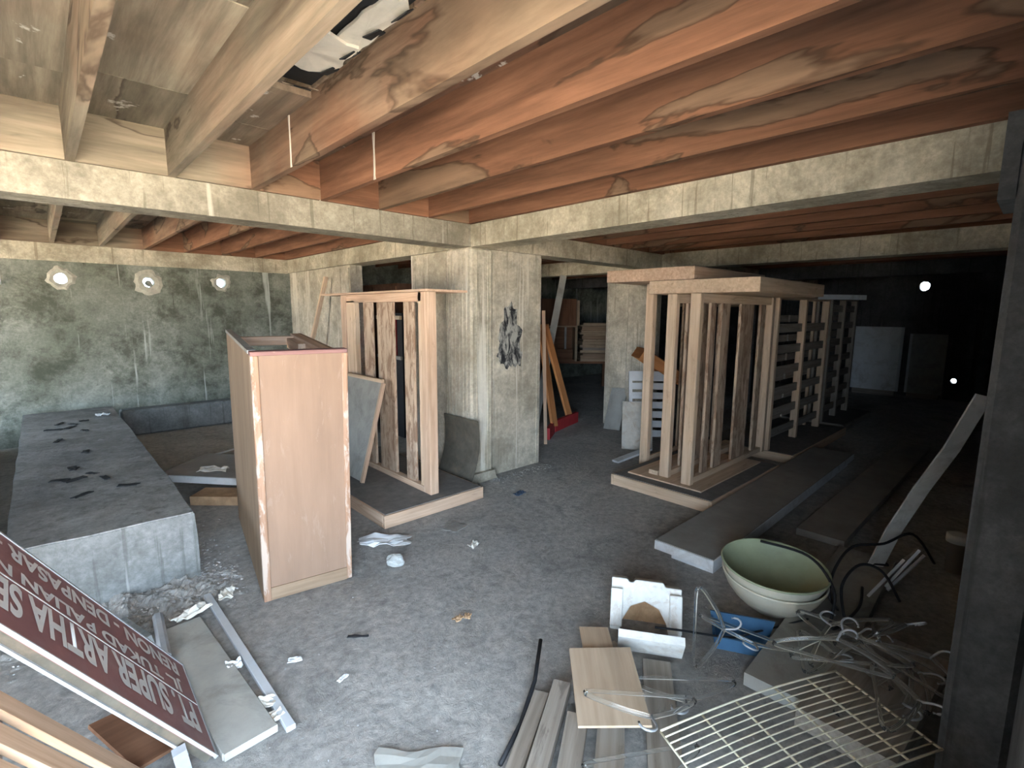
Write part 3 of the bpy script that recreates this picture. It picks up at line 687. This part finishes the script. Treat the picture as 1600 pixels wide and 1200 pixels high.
t = thing('cupboard', 'dark brown closed cupboard on top of the open one in the store', 'cupboard', (5.2, 3.1, 1.33))
at45(O, [('body', (-0.70, 0.02, 0.03, 0.5, 1.33, 1.88), CABI), ('door', (-0.69, -0.35, 0.0, 0.03, 1.35, 1.86), CABI), ('door', (-0.33, 0.01, 0.0, 0.03, 1.35, 1.86), CABI)], t)
leanboard('plank', 'pale upright plank between the store cupboards and the board pile', 'plank', (5.318, 3.13, 1.331), (5.318, 3.13, 1.85), 0.06, 0.03, STACKW, (1, -1, 0))
M45 = Matrix.Translation(O) @ Matrix.Rotation(R(-43), 4, 'Z')
z = 0.6; pile = []
for k in range(16):
    th = random.choice((0.025, 0.04, 0.055, 0.07)); bm = newbm()
    x0 = 0.10+random.uniform(0, 0.08); box(bm, x0, x0+random.uniform(0.6, 0.78), random.uniform(-0.08, 0.05), 0.5, z, z+th)
    bmesh.ops.rotate(bm, cent=(0.4, 0.2, z), matrix=Matrix.Rotation(R(random.uniform(-6, 6)), 3, 'Z'), verts=bm.verts)
    bmesh.ops.transform(bm, matrix=M45, verts=bm.verts)
    o = centre(obj('stored_board', bm, random.choice((STACKW, DULL, STACKW, BROWNP))))
    pile.append(o); z += th+0.002
    if z > 1.45: break
ORD = ('topmost', 'second', 'third', 'fourth', 'fifth', 'sixth', 'seventh', 'eighth', 'ninth', 'tenth', 'eleventh', 'twelfth', 'thirteenth', 'fourteenth', 'fifteenth', 'sixteenth')
for k, o in enumerate(reversed(pile)):
    tag(o, 'topmost dull board of the untidy pile beside the store cupboards' if k == 0 else 'dull board, %s from the top of the pile beside the store cupboards' % ORD[k], 'board', 'boards piled on the storage table')
# orange trestle with red feet
t = thing('trestle', 'orange wooden trestle with red foot boards behind the central column', 'trestle', (2.2, 0.8, 0))
pbar('leg', ORANGE, t, (2.62, 1.03, 0.1), (2.20, 1.15, 1.42), 0.10, 0.04, (1, 0, 0))
pbar('leg', ORANGE, t, (2.02, 0.78, 0.1), (2.10, 1.14, 1.42), 0.10, 0.04, (1, 0, 0))
pbar('foot_board', REDP, t, (1.72, 0.62, 0.075), (2.05, 0.83, 0.075), 0.15, 0.05, (0, 0, 1))
pbar('foot_board', REDP, t, (2.10, 0.86, 0.075), (2.82, 1.06, 0.075), 0.15, 0.05, (0, 0, 1))
pbar('top_rail', ORANGE, t, (2.06, 1.12, 1.40), (2.3, 1.2, 1.40), 0.08, 0.05, (0, 0, 1))
leanboard('upright_lath', 'thin pale lath standing at the edge of the wall stub', 'lath', (1.55, 0.50, 0.0), (1.50, 0.52, 1.62), 0.04, 0.02, PALE, (1, -1, 0))
leanboard('sloping_plank', 'grey plank sloping across the top of the store opening', 'plank', (2.35, 1.45, 0.0), (3.02, 1.55, 2.15), 0.10, 0.05, GREYB, (1, -1, 0))
# wardrobe and oddments through the doorway
t = thing('wardrobe', 'tall reddish brown wardrobe seen through the partition doorway', 'wardrobe', (1.0, 3.9, 0))
pbox('body', CABI, t, 0.75, 1.4, 2.55, 4.4, 0.0, 1.98); 
for k in range(3): pbox('door', CABI, t, 0.73, 0.75, 2.57+0.61*k, 3.16+0.61*k, 0.05, 1.94)
t.location = (1.07, 3.47, 0)
for ch in t.children: ch.location = Vector(ch.location) - (Vector((1.07, 3.47, 0)) - Vector((1.0, 3.9, 0)))
t = thing('red_cabinet', 'red fronted cabinet glimpsed between the slats of the standing bed frame', 'cabinet', (0.6, 2.35, 0))
pbox('body', BLACK, t, 0.42, 0.70, 1.9, 2.5, 0, 1.58); pbox('front', REDP, t, 0.40, 0.42, 2.02, 2.48, 1.05, 1.50)
pbox('shelf_edge', PALE2, t, 0.39, 0.42, 1.9, 2.5, 1.50, 1.545); pbox('shelf_edge', GREYB, t, 0.39, 0.42, 1.9, 2.5, 1.0, 1.04)

# ------------------------------------------------------------------ far right end
t = thing('far_panel', 'pale standing panel at the dark far end, left of two', 'panel', (9.4, -1.25, 0))
pbox('panel_sheet', WHITEB, t, 9.38, 9.42, -1.66, -0.85, 0.1, 1.36); pbox('foot', DULL, t, 9.36, 9.46, -1.6, -0.9, 0.0, 0.1); pbox('edge_strip', ALU, t, 9.365, 9.38, -1.66, -1.62, 0.1, 1.36)
t = thing('far_panel', 'dimmer standing panel at the dark far end, right of two', 'panel', (9.4, -2.05, 0))
pbox('panel_sheet', GREYB, t, 9.38, 9.42, -2.32, -1.76, 0.1, 1.24); pbox('foot', DULL, t, 9.36, 9.46, -2.28, -1.8, 0.0, 0.1); pbox('edge_strip', ALU, t, 9.365, 9.38, -1.80, -1.76, 0.1, 1.24)

# ------------------------------------------------------------------ fallen laminate boards near the basin
t = thing('fallen_board', 'long white edged board lying below the stacked frames, dusty on top', 'board', (1.5, -2.05, 0))
zf = 0.075
co_ = pbar('board_core', WHITEB, t, (0.01, -2.13, 0.075), (3.45, -2.08, 0.075), 0.40, 0.06, (0, 1, 0), bevel=0.002)
tag(pbar('dusty_top', DUSTY, co_, (0.02, -2.13, 0.107), (3.44, -2.08, 0.107), 0.392, 0.004, (0, 1, 0)), 'dusty grey top face')
pbar('batten', WHITEB, t, (0.06, -2.17, 0.0225), (3.3, -2.12, 0.0225), 0.28, 0.045, (0, 1, 0))
leanboard('fallen_board', 'dark dusty board on the floor right of the white edged board', 'board', (1.05, -2.62, 0.03), (4.7, -2.62, 0.03), 0.30, 0.05, DUSTY, (0, 1, 0))
leanboard('floor_slab', 'bare pale slab on the floor between basin and hanger heap', 'slab', (-0.75, -2.98, 0.03), (0.95, -2.92, 0.03), 0.30, 0.06, GREYB, (0, 1, 0))

# basins
def basin(name, label, loc, tilt, r, h, lining, z0=0.0):
    t = thing(name, label, 'basin', loc, tilt)
    bm = bmesh.new()
    out = [(0.36*r, 0), (0.40*r, 0.004), (0.58*r, 0.20*h), (0.76*r, 0.42*h), (0.90*r, 0.66*h), (0.97*r, 0.86*h), (1.0*r, 0.985*h), (1.005*r, h)]
    lathe_open = out + [(0.975*r, h)]
    rings = []
    n = 48
    for (rr, z) in lathe_open: rings.append([bm.verts.new((rr*math.cos(k*2*math.pi/n), rr*math.sin(k*2*math.pi/n), z)) for k in range(n)])
    for A, B in zip(rings, rings[1:]):
        for k in range(n): bm.faces.new((A[k], A[(k+1) % n], B[(k+1) % n], B[k]))
    bm.faces.new(rings[0]); bmesh.ops.recalc_face_normals(bm, faces=bm.faces)
    obj('shell', bm, CREAM, t, True, world=False)
    bm = bmesh.new(); rings = []
    inn = [(0.975*r, h), (0.94*r, 0.86*h), (0.87*r, 0.66*h), (0.73*r, 0.44*h), (0.55*r, 0.24*h), (0.34*r, 0.06*h)]
    for (rr, z) in inn: rings.append([bm.verts.new((rr*math.cos(k*2*math.pi/n), rr*math.sin(k*2*math.pi/n), z)) for k in range(n)])
    for A, B in zip(rings, rings[1:]):
        for k in range(n): bm.faces.new((A[k], A[(k+1) % n], B[(k+1) % n], B[k]))
    bm.faces.new(rings[-1]); bmesh.ops.recalc_face_normals(bm, faces=bm.faces)
    obj('lining', bm, lining, t, True, world=False)
    bm = bmesh.new(); tube(bm, [(0.99*r*math.cos(k*2*math.pi/n), 0.99*r*math.sin(k*2*math.pi/n), h) for k in range(n)], 0.006, 6, True)
    obj('rim', bm, lining, t, True, world=False)
    return t
basin('plastic_basin', 'lower cream plastic basin, holding another basin', (-0.07, -2.69, 0.012), (R(3), R(-3), 0), 0.255, 0.20, CREAM)
basin('plastic_basin', 'upper cream basin with green lining nested in the lower one', (-0.075, -2.69, 0.07), (R(3), R(-3), 0), 0.262, 0.20, GREEN)

# bent white strip leaning at right, pipe stub
t = thing('bent_trim', 'long bent white trim strip leaning by the dark right column', 'trim', (0.9, -3.0, 0))
pts = [(0.78, -2.98, 0.0), (0.82, -3.06, 0.30), (0.84, -3.16, 0.58), (0.84, -3.27, 0.85), (0.83, -3.37, 1.16)]
bm = newbm()
for a, b in zip(pts, pts[1:]):
    e = (Vector(b)-Vector(a)).normalized()*0.012
    bar(bm, Vector(a), Vector(b)+e, 0.085, 0.012, (0.6, -0.75, 0))
obj('strip', bm, PVC, t); pbar('binding', BLACK, t, (0.775, -2.965, 0.075), (0.835, -3.05, 0.075), 0.012, 0.03, (0, 0, 1))
bm = bmesh.new(); lathe(bm, [(0.05, 0), (0.05, 0.19), (0.058, 0.19), (0.058, 0.236), (0.046, 0.238)], 24)
t = thing('pipe_stub', 'short capped pale pipe standing by the dark right column', 'pipe', (1.22, -3.33, 0)); obj('pipe', bm, DULL, t, True, world=False)
bm = bmesh.new(); lathe(bm, [(0.061, 0.195), (0.061, 0.242), (0.05, 0.246)], 24); obj('cap', bm, PVC, t, True, world=False)

# ------------------------------------------------------------------ near heap: foam packing, boards, planks
t = thing('foam_packing', 'white polystyrene packing block with hollow brown stained centre', 'packing', (-0.80, -2.38, 0))
M = Matrix.Translation((-0.86, -2.20, 0.0)) @ Matrix.Rotation(R(-57), 4, 'Z') @ Matrix.Rotation(R(-24), 4, 'X')
arch = [(0, 0), (0.05, 0), (0.06, 0.05), (0.10, 0.12), (0.17, 0.15), (0.24, 0.12), (0.28, 0.05), (0.29, 0), (0.35, 0), (0.35, 0.23), (0.27, 0.23), (0.26, 0.25), (0.12, 0.25), (0.11, 0.235), (0.09, 0.235), (0.08, 0.25), (0.0, 0.25)]
bm = newbm(); prism(bm, arch, 0.13, M); obj('foam_arch', bm, FOAM, t, bevel=0.004)
bm = newbm(); prism(bm, [(0.045, 0), (0.055, 0.05), (0.095, 0.12), (0.17, 0.15), (0.245, 0.12), (0.285, 0.05), (0.295, 0)], 0.02, M @ Matrix.Translation((0, 0.10, 0))); obj('card_lining', bm, CARD, t)
for x in (0.0, 0.29):
    bm = newbm(); prism(bm, [(x, 0.02), (x+0.06, 0.02), (x+0.06, 0.2), (x, 0.2)], 0.035, M @ Matrix.Translation((0, -0.033, 0))); obj('foam_rib', bm, FOAM, t, bevel=0.004)
leanboard('foam_slab', 'flat white polystyrene slab in front of the hollow packing block', 'slab', (-1.02, -2.36, 0.10), (-0.86, -2.60, 0.10), 0.16, 0.035, FOAM, (-0.5, -0.3, 0.8))
leanboard('hardboard_sheet', 'small tan hardboard piece behind the larger tan sheet', 'sheet', (-1.05, -2.24, 0.11), (-1.22, -2.41, 0.12), 0.135, 0.008, TANB, (0.8, -0.6, 0))
leanboard('hardboard_sheet', 'larger tan hardboard sheet resting on the grey planks', 'sheet', (-1.19, -2.38, 0.145), (-1.47, -2.66, 0.125), 0.265, 0.010, TANB, (0.7, -0.7, 0.05))
planks = [((-1.39, -2.34, 0.05), (-1.85, -2.60, 0.05), 0.07, 'pale grey plank with a notched end left of the tan sheet'),
          ((-1.47, -2.49, 0.045), (-1.85, -2.73, 0.045), 0.08, 'shorter grey plank beside the notched one'),
          ((-1.18, -2.45, 0.04), (-1.78, -2.85, 0.04), 0.10, 'dark grey plank under the tan hardboard sheet'),
          ((-1.05, -2.33, 0.06), (-1.22, -2.60, 0.06), 0.06, 'narrow grey plank poking out behind the tan sheet'),
          ((-0.95, -2.52, 0.03), (-1.45, -2.86, 0.03), 0.12, 'wide weathered plank lying under the clear hangers'),
          ((-1.46, -2.29, 0.02), (-1.88, -2.52, 0.02), 0.06, 'leftmost low plank of the near heap')]
for a, b, w, lb in planks:
    leanboard('plank', lb, 'plank', a, b, w, 0.05 if a[2] > 0.03 else 0.03, DULL, (0.5, -0.85, 0))
bm = newbm(); tube(bm, [(-1.30, -2.13, 0.11), (-1.45, -2.24, 0.05), (-1.62, -2.33, 0.012), (-1.80, -2.41, 0.012)], 0.009, 7)
tag(centre(obj('black_rod', bm, BLACK, smooth=True)), 'thin black rod along the left side of the plank heap', 'rod')

# wire rack
t = thing('wire_rack', 'ivory coated wire rack lying tilted over the near heap', 'rack', (-1.05, -3.0, 0.1))
A0 = Vector((-1.40, -2.80, 0.16)); U = Vector((0.90, -0.42, 0.0)).normalized(); V = Vector((-0.42, -0.90, 0.0)).normalized()
def rp(u, v): return A0 + U*u + V*v + Vector((0, 0, 0.02*math.sin(u*4)+0.05*u))
for k in range(15):
    bm = bmesh.new(); tube(bm, [rp(u*0.81/8, k*0.027) for u in range(9)], 0.0028 if k not in (0, 14) else 0.004, 6); obj('wire', bm, IVORY, t, True)
for u in (0.0, 0.17, 0.32, 0.50, 0.66, 0.81):
    bm = bmesh.new(); tube(bm, [rp(u, v*0.378/6)-Vector((0, 0, 0.004)) for v in range(7)], 0.0042, 6); obj('cross_wire', bm, IVORY, t, True)

# clear plastic hangers
def make_hanger():
    t = thing('clothes_hanger', 'clear', 'hanger')
    bm = bmesh.new()
    tube(bm, spline([(-0.21, 0, 0.0), (-0.20, 0, 0.018), (-0.10, 0, 0.075), (-0.02, 0, 0.105), (0.0, 0, 0.11), (0.02, 0, 0.105), (0.10, 0, 0.075), (0.20, 0, 0.018), (0.21, 0, 0.0)], 4), 0.0085, 8)
    obj('shoulder_arms', bm, CLEAR, t, True, world=False)
    bm = bmesh.new(); tube(bm, spline([(-0.21, 0, 0.0), (-0.19, 0, -0.012), (0, 0, -0.012), (0.19, 0, -0.012), (0.21, 0, 0.0)], 4), 0.007, 8); obj('trouser_bar', bm, CLEAR, t, True, world=False)
    bm = bmesh.new(); tube(bm, [(0, 0, 0.105), (0, 0, 0.15)] + [(0.03*math.cos(a)-0.03, 0, 0.15+0.03*math.sin(a)) for a in (0.1, 0.6, 1.1, 1.6, 2.1, 2.6, 3.1, 3.5)], 0.0045, 7); obj('hook', bm, STEEL, t, True, world=False)
    return t
hg = make_hanger(); first = True
def hang(label, loc, rot, group=None):
    global first
    o = hg if first else copy_tree(hg); first = False
    o.location = loc; o.rotation_euler = rot; o['label'] = label
    if group: o['group'] = group
hang('clear plastic hanger propped upright against the white foam block', (-0.86, -2.66, 0.23), (R(70), R(80), R(20)))
hang('clear plastic hanger sloping down from the foam block towards the wire rack', (-0.62, -2.78, 0.16), (R(80), R(15), R(-55)))
hang('clear plastic hanger lying across the tan hardboard sheet', (-1.34, -2.68, 0.185), (R(84), R(8), R(-38)))
hang('clear plastic hanger lying along the bottom plank', (-1.48, -2.78, 0.10), (R(86), R(2), R(-30)))
hang('clear plastic hanger partly under the edge of the wire rack', (-1.08, -2.70, 0.12), (R(88), R(-4), R(-50)))
for k, (x, y, z, a, b, c) in enumerate(((-0.50, -2.98, 0.12, 80, 10, 20), (-0.42, -3.10, 0.16, 70, -12, 70), (-0.55, -3.16, 0.20, 60, 14, 110), (-0.42, -3.14, 0.20, 84, 20, 150), (-0.62, -3.26, 0.16, 78, -8, -20),
                                       (-0.42, -3.28, 0.14, 86, 0, 40), (-0.30, -3.20, 0.24, 62, 22, 10), (-0.70, -3.12, 0.26, 74, 14, 85), (-0.32, -3.26, 0.13, 82, -10, 120), (-0.5, -3.35, 0.22, 66, 5, 60), (-0.75, -3.30, 0.24, 80, 6, 15))):
    hang('clear plastic hanger tangled in the dark heap right of the wire rack', (x, y, z), (R(a), R(b), R(c)), 'hangers heaped beside the near right column')
leanboard('rubbish_board', 'dull board under the dark heap of hangers', 'board', (-0.85, -3.22, 0.05), (-0.05, -3.28, 0.05), 0.32, 0.08, DULL, (0, 1, 0))

# blue plastic and cables
t = thing('blue_tray', 'torn blue plastic tray lying between foam block and basin', 'tray', (-0.47, -2.71, 0), (0, 0, R(-62)))
for nm, c in (('tray_bottom', (-0.13, 0.13, -0.09, 0.09, 0.0, 0.006)), ('tray_side', (-0.13, 0.13, 0.08, 0.09, 0.006, 0.09)), ('tray_side', (-0.13, -0.12, -0.09, 0.08, 0.006, 0.07)), ('tray_side', (-0.13, 0.1, -0.09, -0.08, 0.006, 0.06))):
    bm = newbm(); box(bm, *c)
    for v in bm.verts: v.co.x += 0.02*v.co.z/0.09*(1 if v.co.x > 0 else -1)
    obj(nm, bm, BLUE, t, world=False)
cabs = [('thick black cable looping over the basin rim', [(0.10, -2.56, 0.29), (0.06, -2.82, 0.31), (-0.08, -2.98, 0.24), (-0.16, -3.00, 0.10), (-0.10, -3.02, 0.07), (0.15, -3.05, 0.08), (0.35, -3.02, 0.10)]),
        ('black cable coiled between basin and pale slab', [(0.05, -2.98, 0.075), (0.02, -2.94, 0.16), (0.15, -2.93, 0.26), (0.40, -2.95, 0.30), (0.62, -3.05, 0.28), (0.85, -3.15, 0.30), (1.0, -3.25, 0.1)]),
        ('black cable arching over the pale slab', [(0.0, -3.02, 0.075), (0.08, -2.98, 0.2), (0.22, -3.02, 0.28), (0.36, -3.1, 0.22), (0.42, -3.18, 0.06)]),
        ('thin black cable trailing from the foam block to the blue tray', [(-0.87, -2.46, 0.14), (-0.78, -2.56, 0.13), (-0.55, -2.68, 0.05), (-0.38, -2.74, 0.03), (-0.15, -2.9, 0.075)])]
for lb, pts in cabs:
    bm = bmesh.new(); tube(bm, spline(pts, 7), 0.0075 if 'thin' not in lb else 0.005, 7)
    tag(centre(obj('cable', bm, BLACK, smooth=True)), lb, 'cable')
for k, (x, y, z, a) in enumerate(((0.35, -3.05, 0.06, 60), (0.5, -3.1, 0.08, 75), (0.42, -3.12, 0.1, 50))):
    tag(centre(pbar('metal_rod', STEEL, None, (x, y, z), (x+0.25*math.cos(R(a)), y-0.12, z+0.25*math.sin(R(a))), 0.014, 0.014, (0, 1, 0))), 
        ('bright thin metal rod leaning among the black cables', 'second thin metal rod crossing the black cables', 'third thin metal rod low among the cables')[k], 'rod')

# ------------------------------------------------------------------ sign, upside down on its end
P0 = Vector((-2.53, -1.70, 0.03)); D = Vector((-0.46, -0.12, 0.77)).normalized(); E = Vector((-0.01, 0.49, 0.075)); E = (E - D*E.dot(D)).normalized(); Nn = E.cross(D).normalized()
SW, SL = 0.50, 1.38
t = thing('sign_board', 'maroon sign board with white lettering, upside down and leaning on its end', 'sign', P0)
MS = Matrix(((D.x, -E.x, Nn.x, P0.x), (D.y, -E.y, Nn.y, P0.y), (D.z, -E.z, Nn.z, P0.z), (0, 0, 0, 1)))   # x along text, y text up, z out
def sbox(name, mat, *c):
    bm = newbm(); box(bm, *c); bmesh.ops.transform(bm, matrix=MS, verts=bm.verts); return obj(name, bm, mat, t)
sp_ = sbox('panel', SIGNR, 0, SL, -SW, 0, -0.012, 0)
sbox('frame_edge', ALU, -0.004, SL, 0, 0.006, -0.008, 0.002)
sbox('frame_edge', STEEL, -0.004, SL, -SW-0.010, -SW, -0.02, 0.003)
sbox('frame_edge', STEEL, -0.012, 0, -SW-0.01, 0.006, -0.010, 0.002)
sbox('rear_frame', ALU, 0.10, SL, -0.004, 0.008, -0.042, -0.034)
sbox('rear_frame', DARKM, 0.0, SL, -0.04, -0.002, -0.036, -0.012)
sbox('divider_line', SIGNW, 0.0, SL, -0.258, -0.252, 0.0, 0.0012)
def text(s, x, y, h, length):
    cu = bpy.data.curves.new('lettering', 'FONT'); cu.body = s; cu.size = 1.0; cu.offset = 0.034; cu.extrude = 0.0
    o = bpy.data.objects.new('lettering', cu); COL.objects.link(o)
    dg = bpy.context.evaluated_depsgraph_get(); me = bpy.data.meshes.new_from_object(o.evaluated_get(dg)); bpy.data.objects.remove(o)
    xs = [v.co.x for v in me.vertices]; ys = [v.co.y for v in me.vertices]
    x0, x1, y0, y1 = min(xs), max(xs), min(ys), max(ys)
    for v in me.vertices: v.co = Vector(((v.co.x-x0)/(x1-x0)*length + x, (v.co.y-y0)/(y1-y0)*h + y, 0.0016))
    me.transform(Matrix.Translation(-P0) @ MS); me.materials.append(SIGNW)
    o = bpy.data.objects.new('lettering', me); COL.objects.link(o); o.parent = sp_
    tag(o, 'white painted lettering line')
text('PT. SUPER ARTHA SE', 0.045, -0.238, 0.165, 0.885)
text('JL. TUKAD BALIAN N', 0.07, -0.355, 0.085, 0.865)
text('RENON - DENPASAR -', 0.06, -0.468, 0.085, 0.875)
# steel leg standing under the sign
pbar('leg', STEEL, t, (-2.62, -1.72, 0.0), (-2.64, -1.745, 0.15), 0.04, 0.03, (1, 0, 0))
# pallet of pinkish slats in the near left corner
PD = Vector((-0.44, -0.16, 0.80)).normalized(); PE = Vector((0, -0.98, -0.16)); PE = (PE - PD*PE.dot(PD)).normalized(); PN = PD.cross(PE).normalized()
if PN.x < 0: PN = -PN
Q0 = Vector((-2.73, -1.70, 0.03))
t = thing('pallet', 'pinkish slatted wooden pallet leaning in the near left corner before the sign', 'pallet', Q0)
def pl(u, v, n): return Q0 + PD*u + PE*v + PN*n
for k in range(5):
    v = -0.03+0.115*k; pbar('slat', PINKW, t, pl(0.0, v, 0), pl(1.3, v, 0), 0.072, 0.02, PE, bevel=0.002)
for u in (0.12, 0.62, 1.12):
    pbar('bearer', DULL, t, pl(u, -0.05, -0.046), pl(u, 0.50, -0.046), 0.08, 0.07, PD)
leanboard('bent_offcut', 'orange brown plywood offcut under the sign frame', 'offcut', (-2.80, -1.46, 0.06), (-2.66, -1.40, 0.03), 0.30, 0.014, CABI, (-0.1, 0.9, 0.1))

# boards and strip on the floor right of the sign
t = thing('grey_board', 'flat grey board on the floor right of the sign', 'board', (-2.43, -1.22, 0))
pbar('board_sheet', GREYB, t, (-2.475, -0.74, 0.02), (-2.42, -1.72, 0.02), 0.19, 0.03, (1, 0, 0), bevel=0.003)
pbar('end_batten', GREYB, t, (-2.51, -1.725, 0.02), (-2.325, -1.715, 0.02), 0.03, 0.012, (0, 0, 1))
tag(centre(pbar('metal_strip', ALU, None, (-2.30, -0.50, 0.013), (-2.285, -1.75, 0.013), 0.035, 0.022, (1, 0, 0), bevel=0.002)), 'long pale metal strip lying on the floor beside the grey board', 'strip')
tag(centre(pbar('steel_channel', STEEL, None, (-2.545, -0.62, 0.04), (-2.575, -1.05, 0.05), 0.045, 0.07, (1, 0, 0), bevel=0.012)), 'rounded dull steel channel propped behind the sign', 'channel')
leanboard('concrete_chunk', 'broken grey slab chunk behind the upper edge of the sign', 'chunk', (-2.72, -0.55, 0.03), (-2.65, -0.85, 0.05), 0.12, 0.045, PLIN, (1, 0, 0.2))

# white laminate offcut under the divan box
t = thing('laminate_offcut', 'white edged laminate offcut on rubble between plinth and divan box', 'offcut', (-1.9, 1.2, 0))
co_ = pbar('offcut_core', WHITEB, t, (-1.96, 1.40, 0.12), (-1.50, 1.76, 0.15), 0.80, 0.06, (0.35, -0.85, 0))
tag(pbar('dusty_top', DUSTY, co_, (-1.955, 1.405, 0.153), (-1.505, 1.755, 0.183), 0.79, 0.004, (0.35, -0.85, 0)), 'dusty grey top face')
leanboard('card_wad', 'damp brown cardboard wad under the white laminate offcut', 'cardboard', (-2.0, 1.2, 0.04), (-1.70, 0.92, 0.04), 0.22, 0.075, CARD, (0.7, 0.7, 0))
leanboard('thin_lath', 'thin white lath on the floor behind the divan box', 'lath', (-1.70, 2.55, 0.01), (-1.30, 2.75, 0.01), 0.03, 0.012, WHITEB, (0, 1, 0))

# ------------------------------------------------------------------ scraps on the floor
def scrap(name, label, cat, x, y, w, h, amp, mat, sd, rz=0, z=0.0, group=None, nx=7, ny=6):
    bm = bmesh.new(); crumple(bm, nx, ny, w, h, amp, sd)
    o = obj(name, bm, mat); o.location = (x, y, z); o.rotation_euler = (0, 0, R(rz)); return tag(o, label, cat, group)
scrap('plastic_sheet_scrap', 'crumpled white plastic scrap before the grey covered bed base', 'scrap', -1.24, -0.58, 0.34, 0.15, 0.03, WHITEB, 3, -38)
bm = bmesh.new(); bmesh.ops.create_icosphere(bm, subdivisions=3, radius=0.055)
for v in bm.verts: v.co = v.co*(1+0.3*mnoise.noise(v.co*25)); v.co.z = max(-0.03, v.co.z*0.75)
o = obj('crumpled_bag', bm, BAGM); o.location = (-1.33, -0.89, 0.031); tag(o, 'small crumpled clear plastic bag alone on the floor', 'bag')
scrap('paper_scrap', 'tan leaf shaped scrap in the middle of the floor', 'scrap', -0.81, -1.03, 0.09, 0.05, 0.02, PAPER, 5, 20)
scrap('paper_scrap', 'left one of two tan crumbs near the middle foreground', 'scrap', -1.39, -1.62, 0.05, 0.035, 0.012, CARD, 6, 0)
scrap('paper_scrap', 'right one of two tan crumbs near the middle foreground', 'scrap', -1.34, -1.64, 0.045, 0.035, 0.012, CARD, 8, 40)
scrap('paper_scrap', 'white paper wad lying at the low end of the metal strip', 'paper', -2.34, -1.66, 0.11, 0.06, 0.022, PAPER, 11, 15)
scrap('paper_scrap', 'folded tan paper leaf beside the metal strip end', 'paper', -2.33, -1.55, 0.06, 0.10, 0.025, PAPER, 12, 60)
scrap('paper_scrap', 'white scrap between the grey board and the metal strip', 'paper', -2.35, -1.24, 0.06, 0.05, 0.03, WHITEB, 13, 0)
scrap('paper_scrap', 'torn shreds on the far end of the grey board', 'paper', -2.42, -0.72, 0.17, 0.07, 0.03, PAPER, 14, 20, 0.038)
scrap('paper_scrap', 'pale shred by the bottom corner of the divan box', 'paper', -2.22, -0.58, 0.10, 0.07, 0.03, PAPER, 15, 70)
scrap('card_scrap', 'torn tan card lying on the white laminate offcut', 'scrap', -1.84, 1.36, 0.24, 0.12, 0.03, PAPER, 16, -35, 0.175)
scrap('paper_scrap', 'small oval white scrap left of centre foreground', 'scrap', -2.13, -1.36, 0.06, 0.03, 0.006, WHITEB, 17, -25)
scrap('paper_scrap', 'thin white scrap below the oval one on the floor', 'scrap', -2.02, -1.62, 0.05, 0.02, 0.006, WHITEB, 18, 20)
scrap('dark_chip', 'thin black sliver on the floor at centre foreground', 'chip', -1.84, -1.40, 0.10, 0.018, 0.006, BLACK, 19, -40)
scrap('flat_card', 'flat grey disc of card at the bottom edge of the floor', 'card', -2.03, -2.24, 0.30, 0.20, 0.006, GREYB, 20, -42)
scrap('dark_chip', 'dark flat tile chip before the bed base corner', 'chip', -0.72, -0.70, 0.14, 0.12, 0.004, DUSTY, 21, 20)
scrap('blue_scrap', 'tiny blue rag by the foot of the wall stub', 'scrap', 0.12, -0.52, 0.12, 0.07, 0.012, plain('dull_blue_rag', (0.09, 0.13, 0.2), 0.9), 22, 10)
scrap('white_lump', 'small white lump on the far end of the plinth top', 'lump', -2.42, 3.6, 0.12, 0.1, 0.03, WHITEB, 23, 0, 0.405)
for k in range(16):       # dark leaves on the plinth
    x, y = random.uniform(-2.95, -2.50), random.uniform(0.5, 3.6)
    scrap('dead_leaf', 'dark dead leaf lying on the plinth top', 'leaf', x, y, random.uniform(0.06, 0.14), random.uniform(0.03, 0.06), 0.006, VOIDM, 30+k, random.uniform(0, 180), 0.408, 'dead leaves on the plinth', 4, 3)
# grit: thousands of crumbs nobody could count
bm = bmesh.new()
def crumb(x, y, s, z=0.0):
    vs = [bm.verts.new((x+s*random.uniform(-1, 1), y+s*random.uniform(-1, 1), z+s*random.uniform(0, 0.7))) for _ in range(4)]
    for f in ((0, 1, 2), (0, 1, 3), (1, 2, 3), (0, 2, 3)): bm.faces.new([vs[i] for i in f])
for _ in range(2600):
    crumb(random.uniform(-2.6, 1.6), random.uniform(-3.0, 2.0), random.uniform(0.002, 0.008))
for _ in range(2200):
    u = random.random(); x = random.uniform(-3.1, -2.1); y = -0.2-abs(random.gauss(0, 0.16))
    crumb(x, y, random.uniform(0.003, 0.016))
    crumb(-2.27+abs(random.gauss(0, 0.09)), random.uniform(-0.3, 2.6), random.uniform(0.003, 0.014))
for _ in range(500): crumb(random.uniform(-0.15, 0.95), -0.06-abs(random.gauss(0, 0.06)), random.uniform(0.003, 0.014))
bmesh.ops.recalc_face_normals(bm, faces=bm.faces)
tag(obj('floor_grit', bm, GRIT), 'loose pale grit and mortar crumbs scattered over the floor', 'grit', kind='stuff')
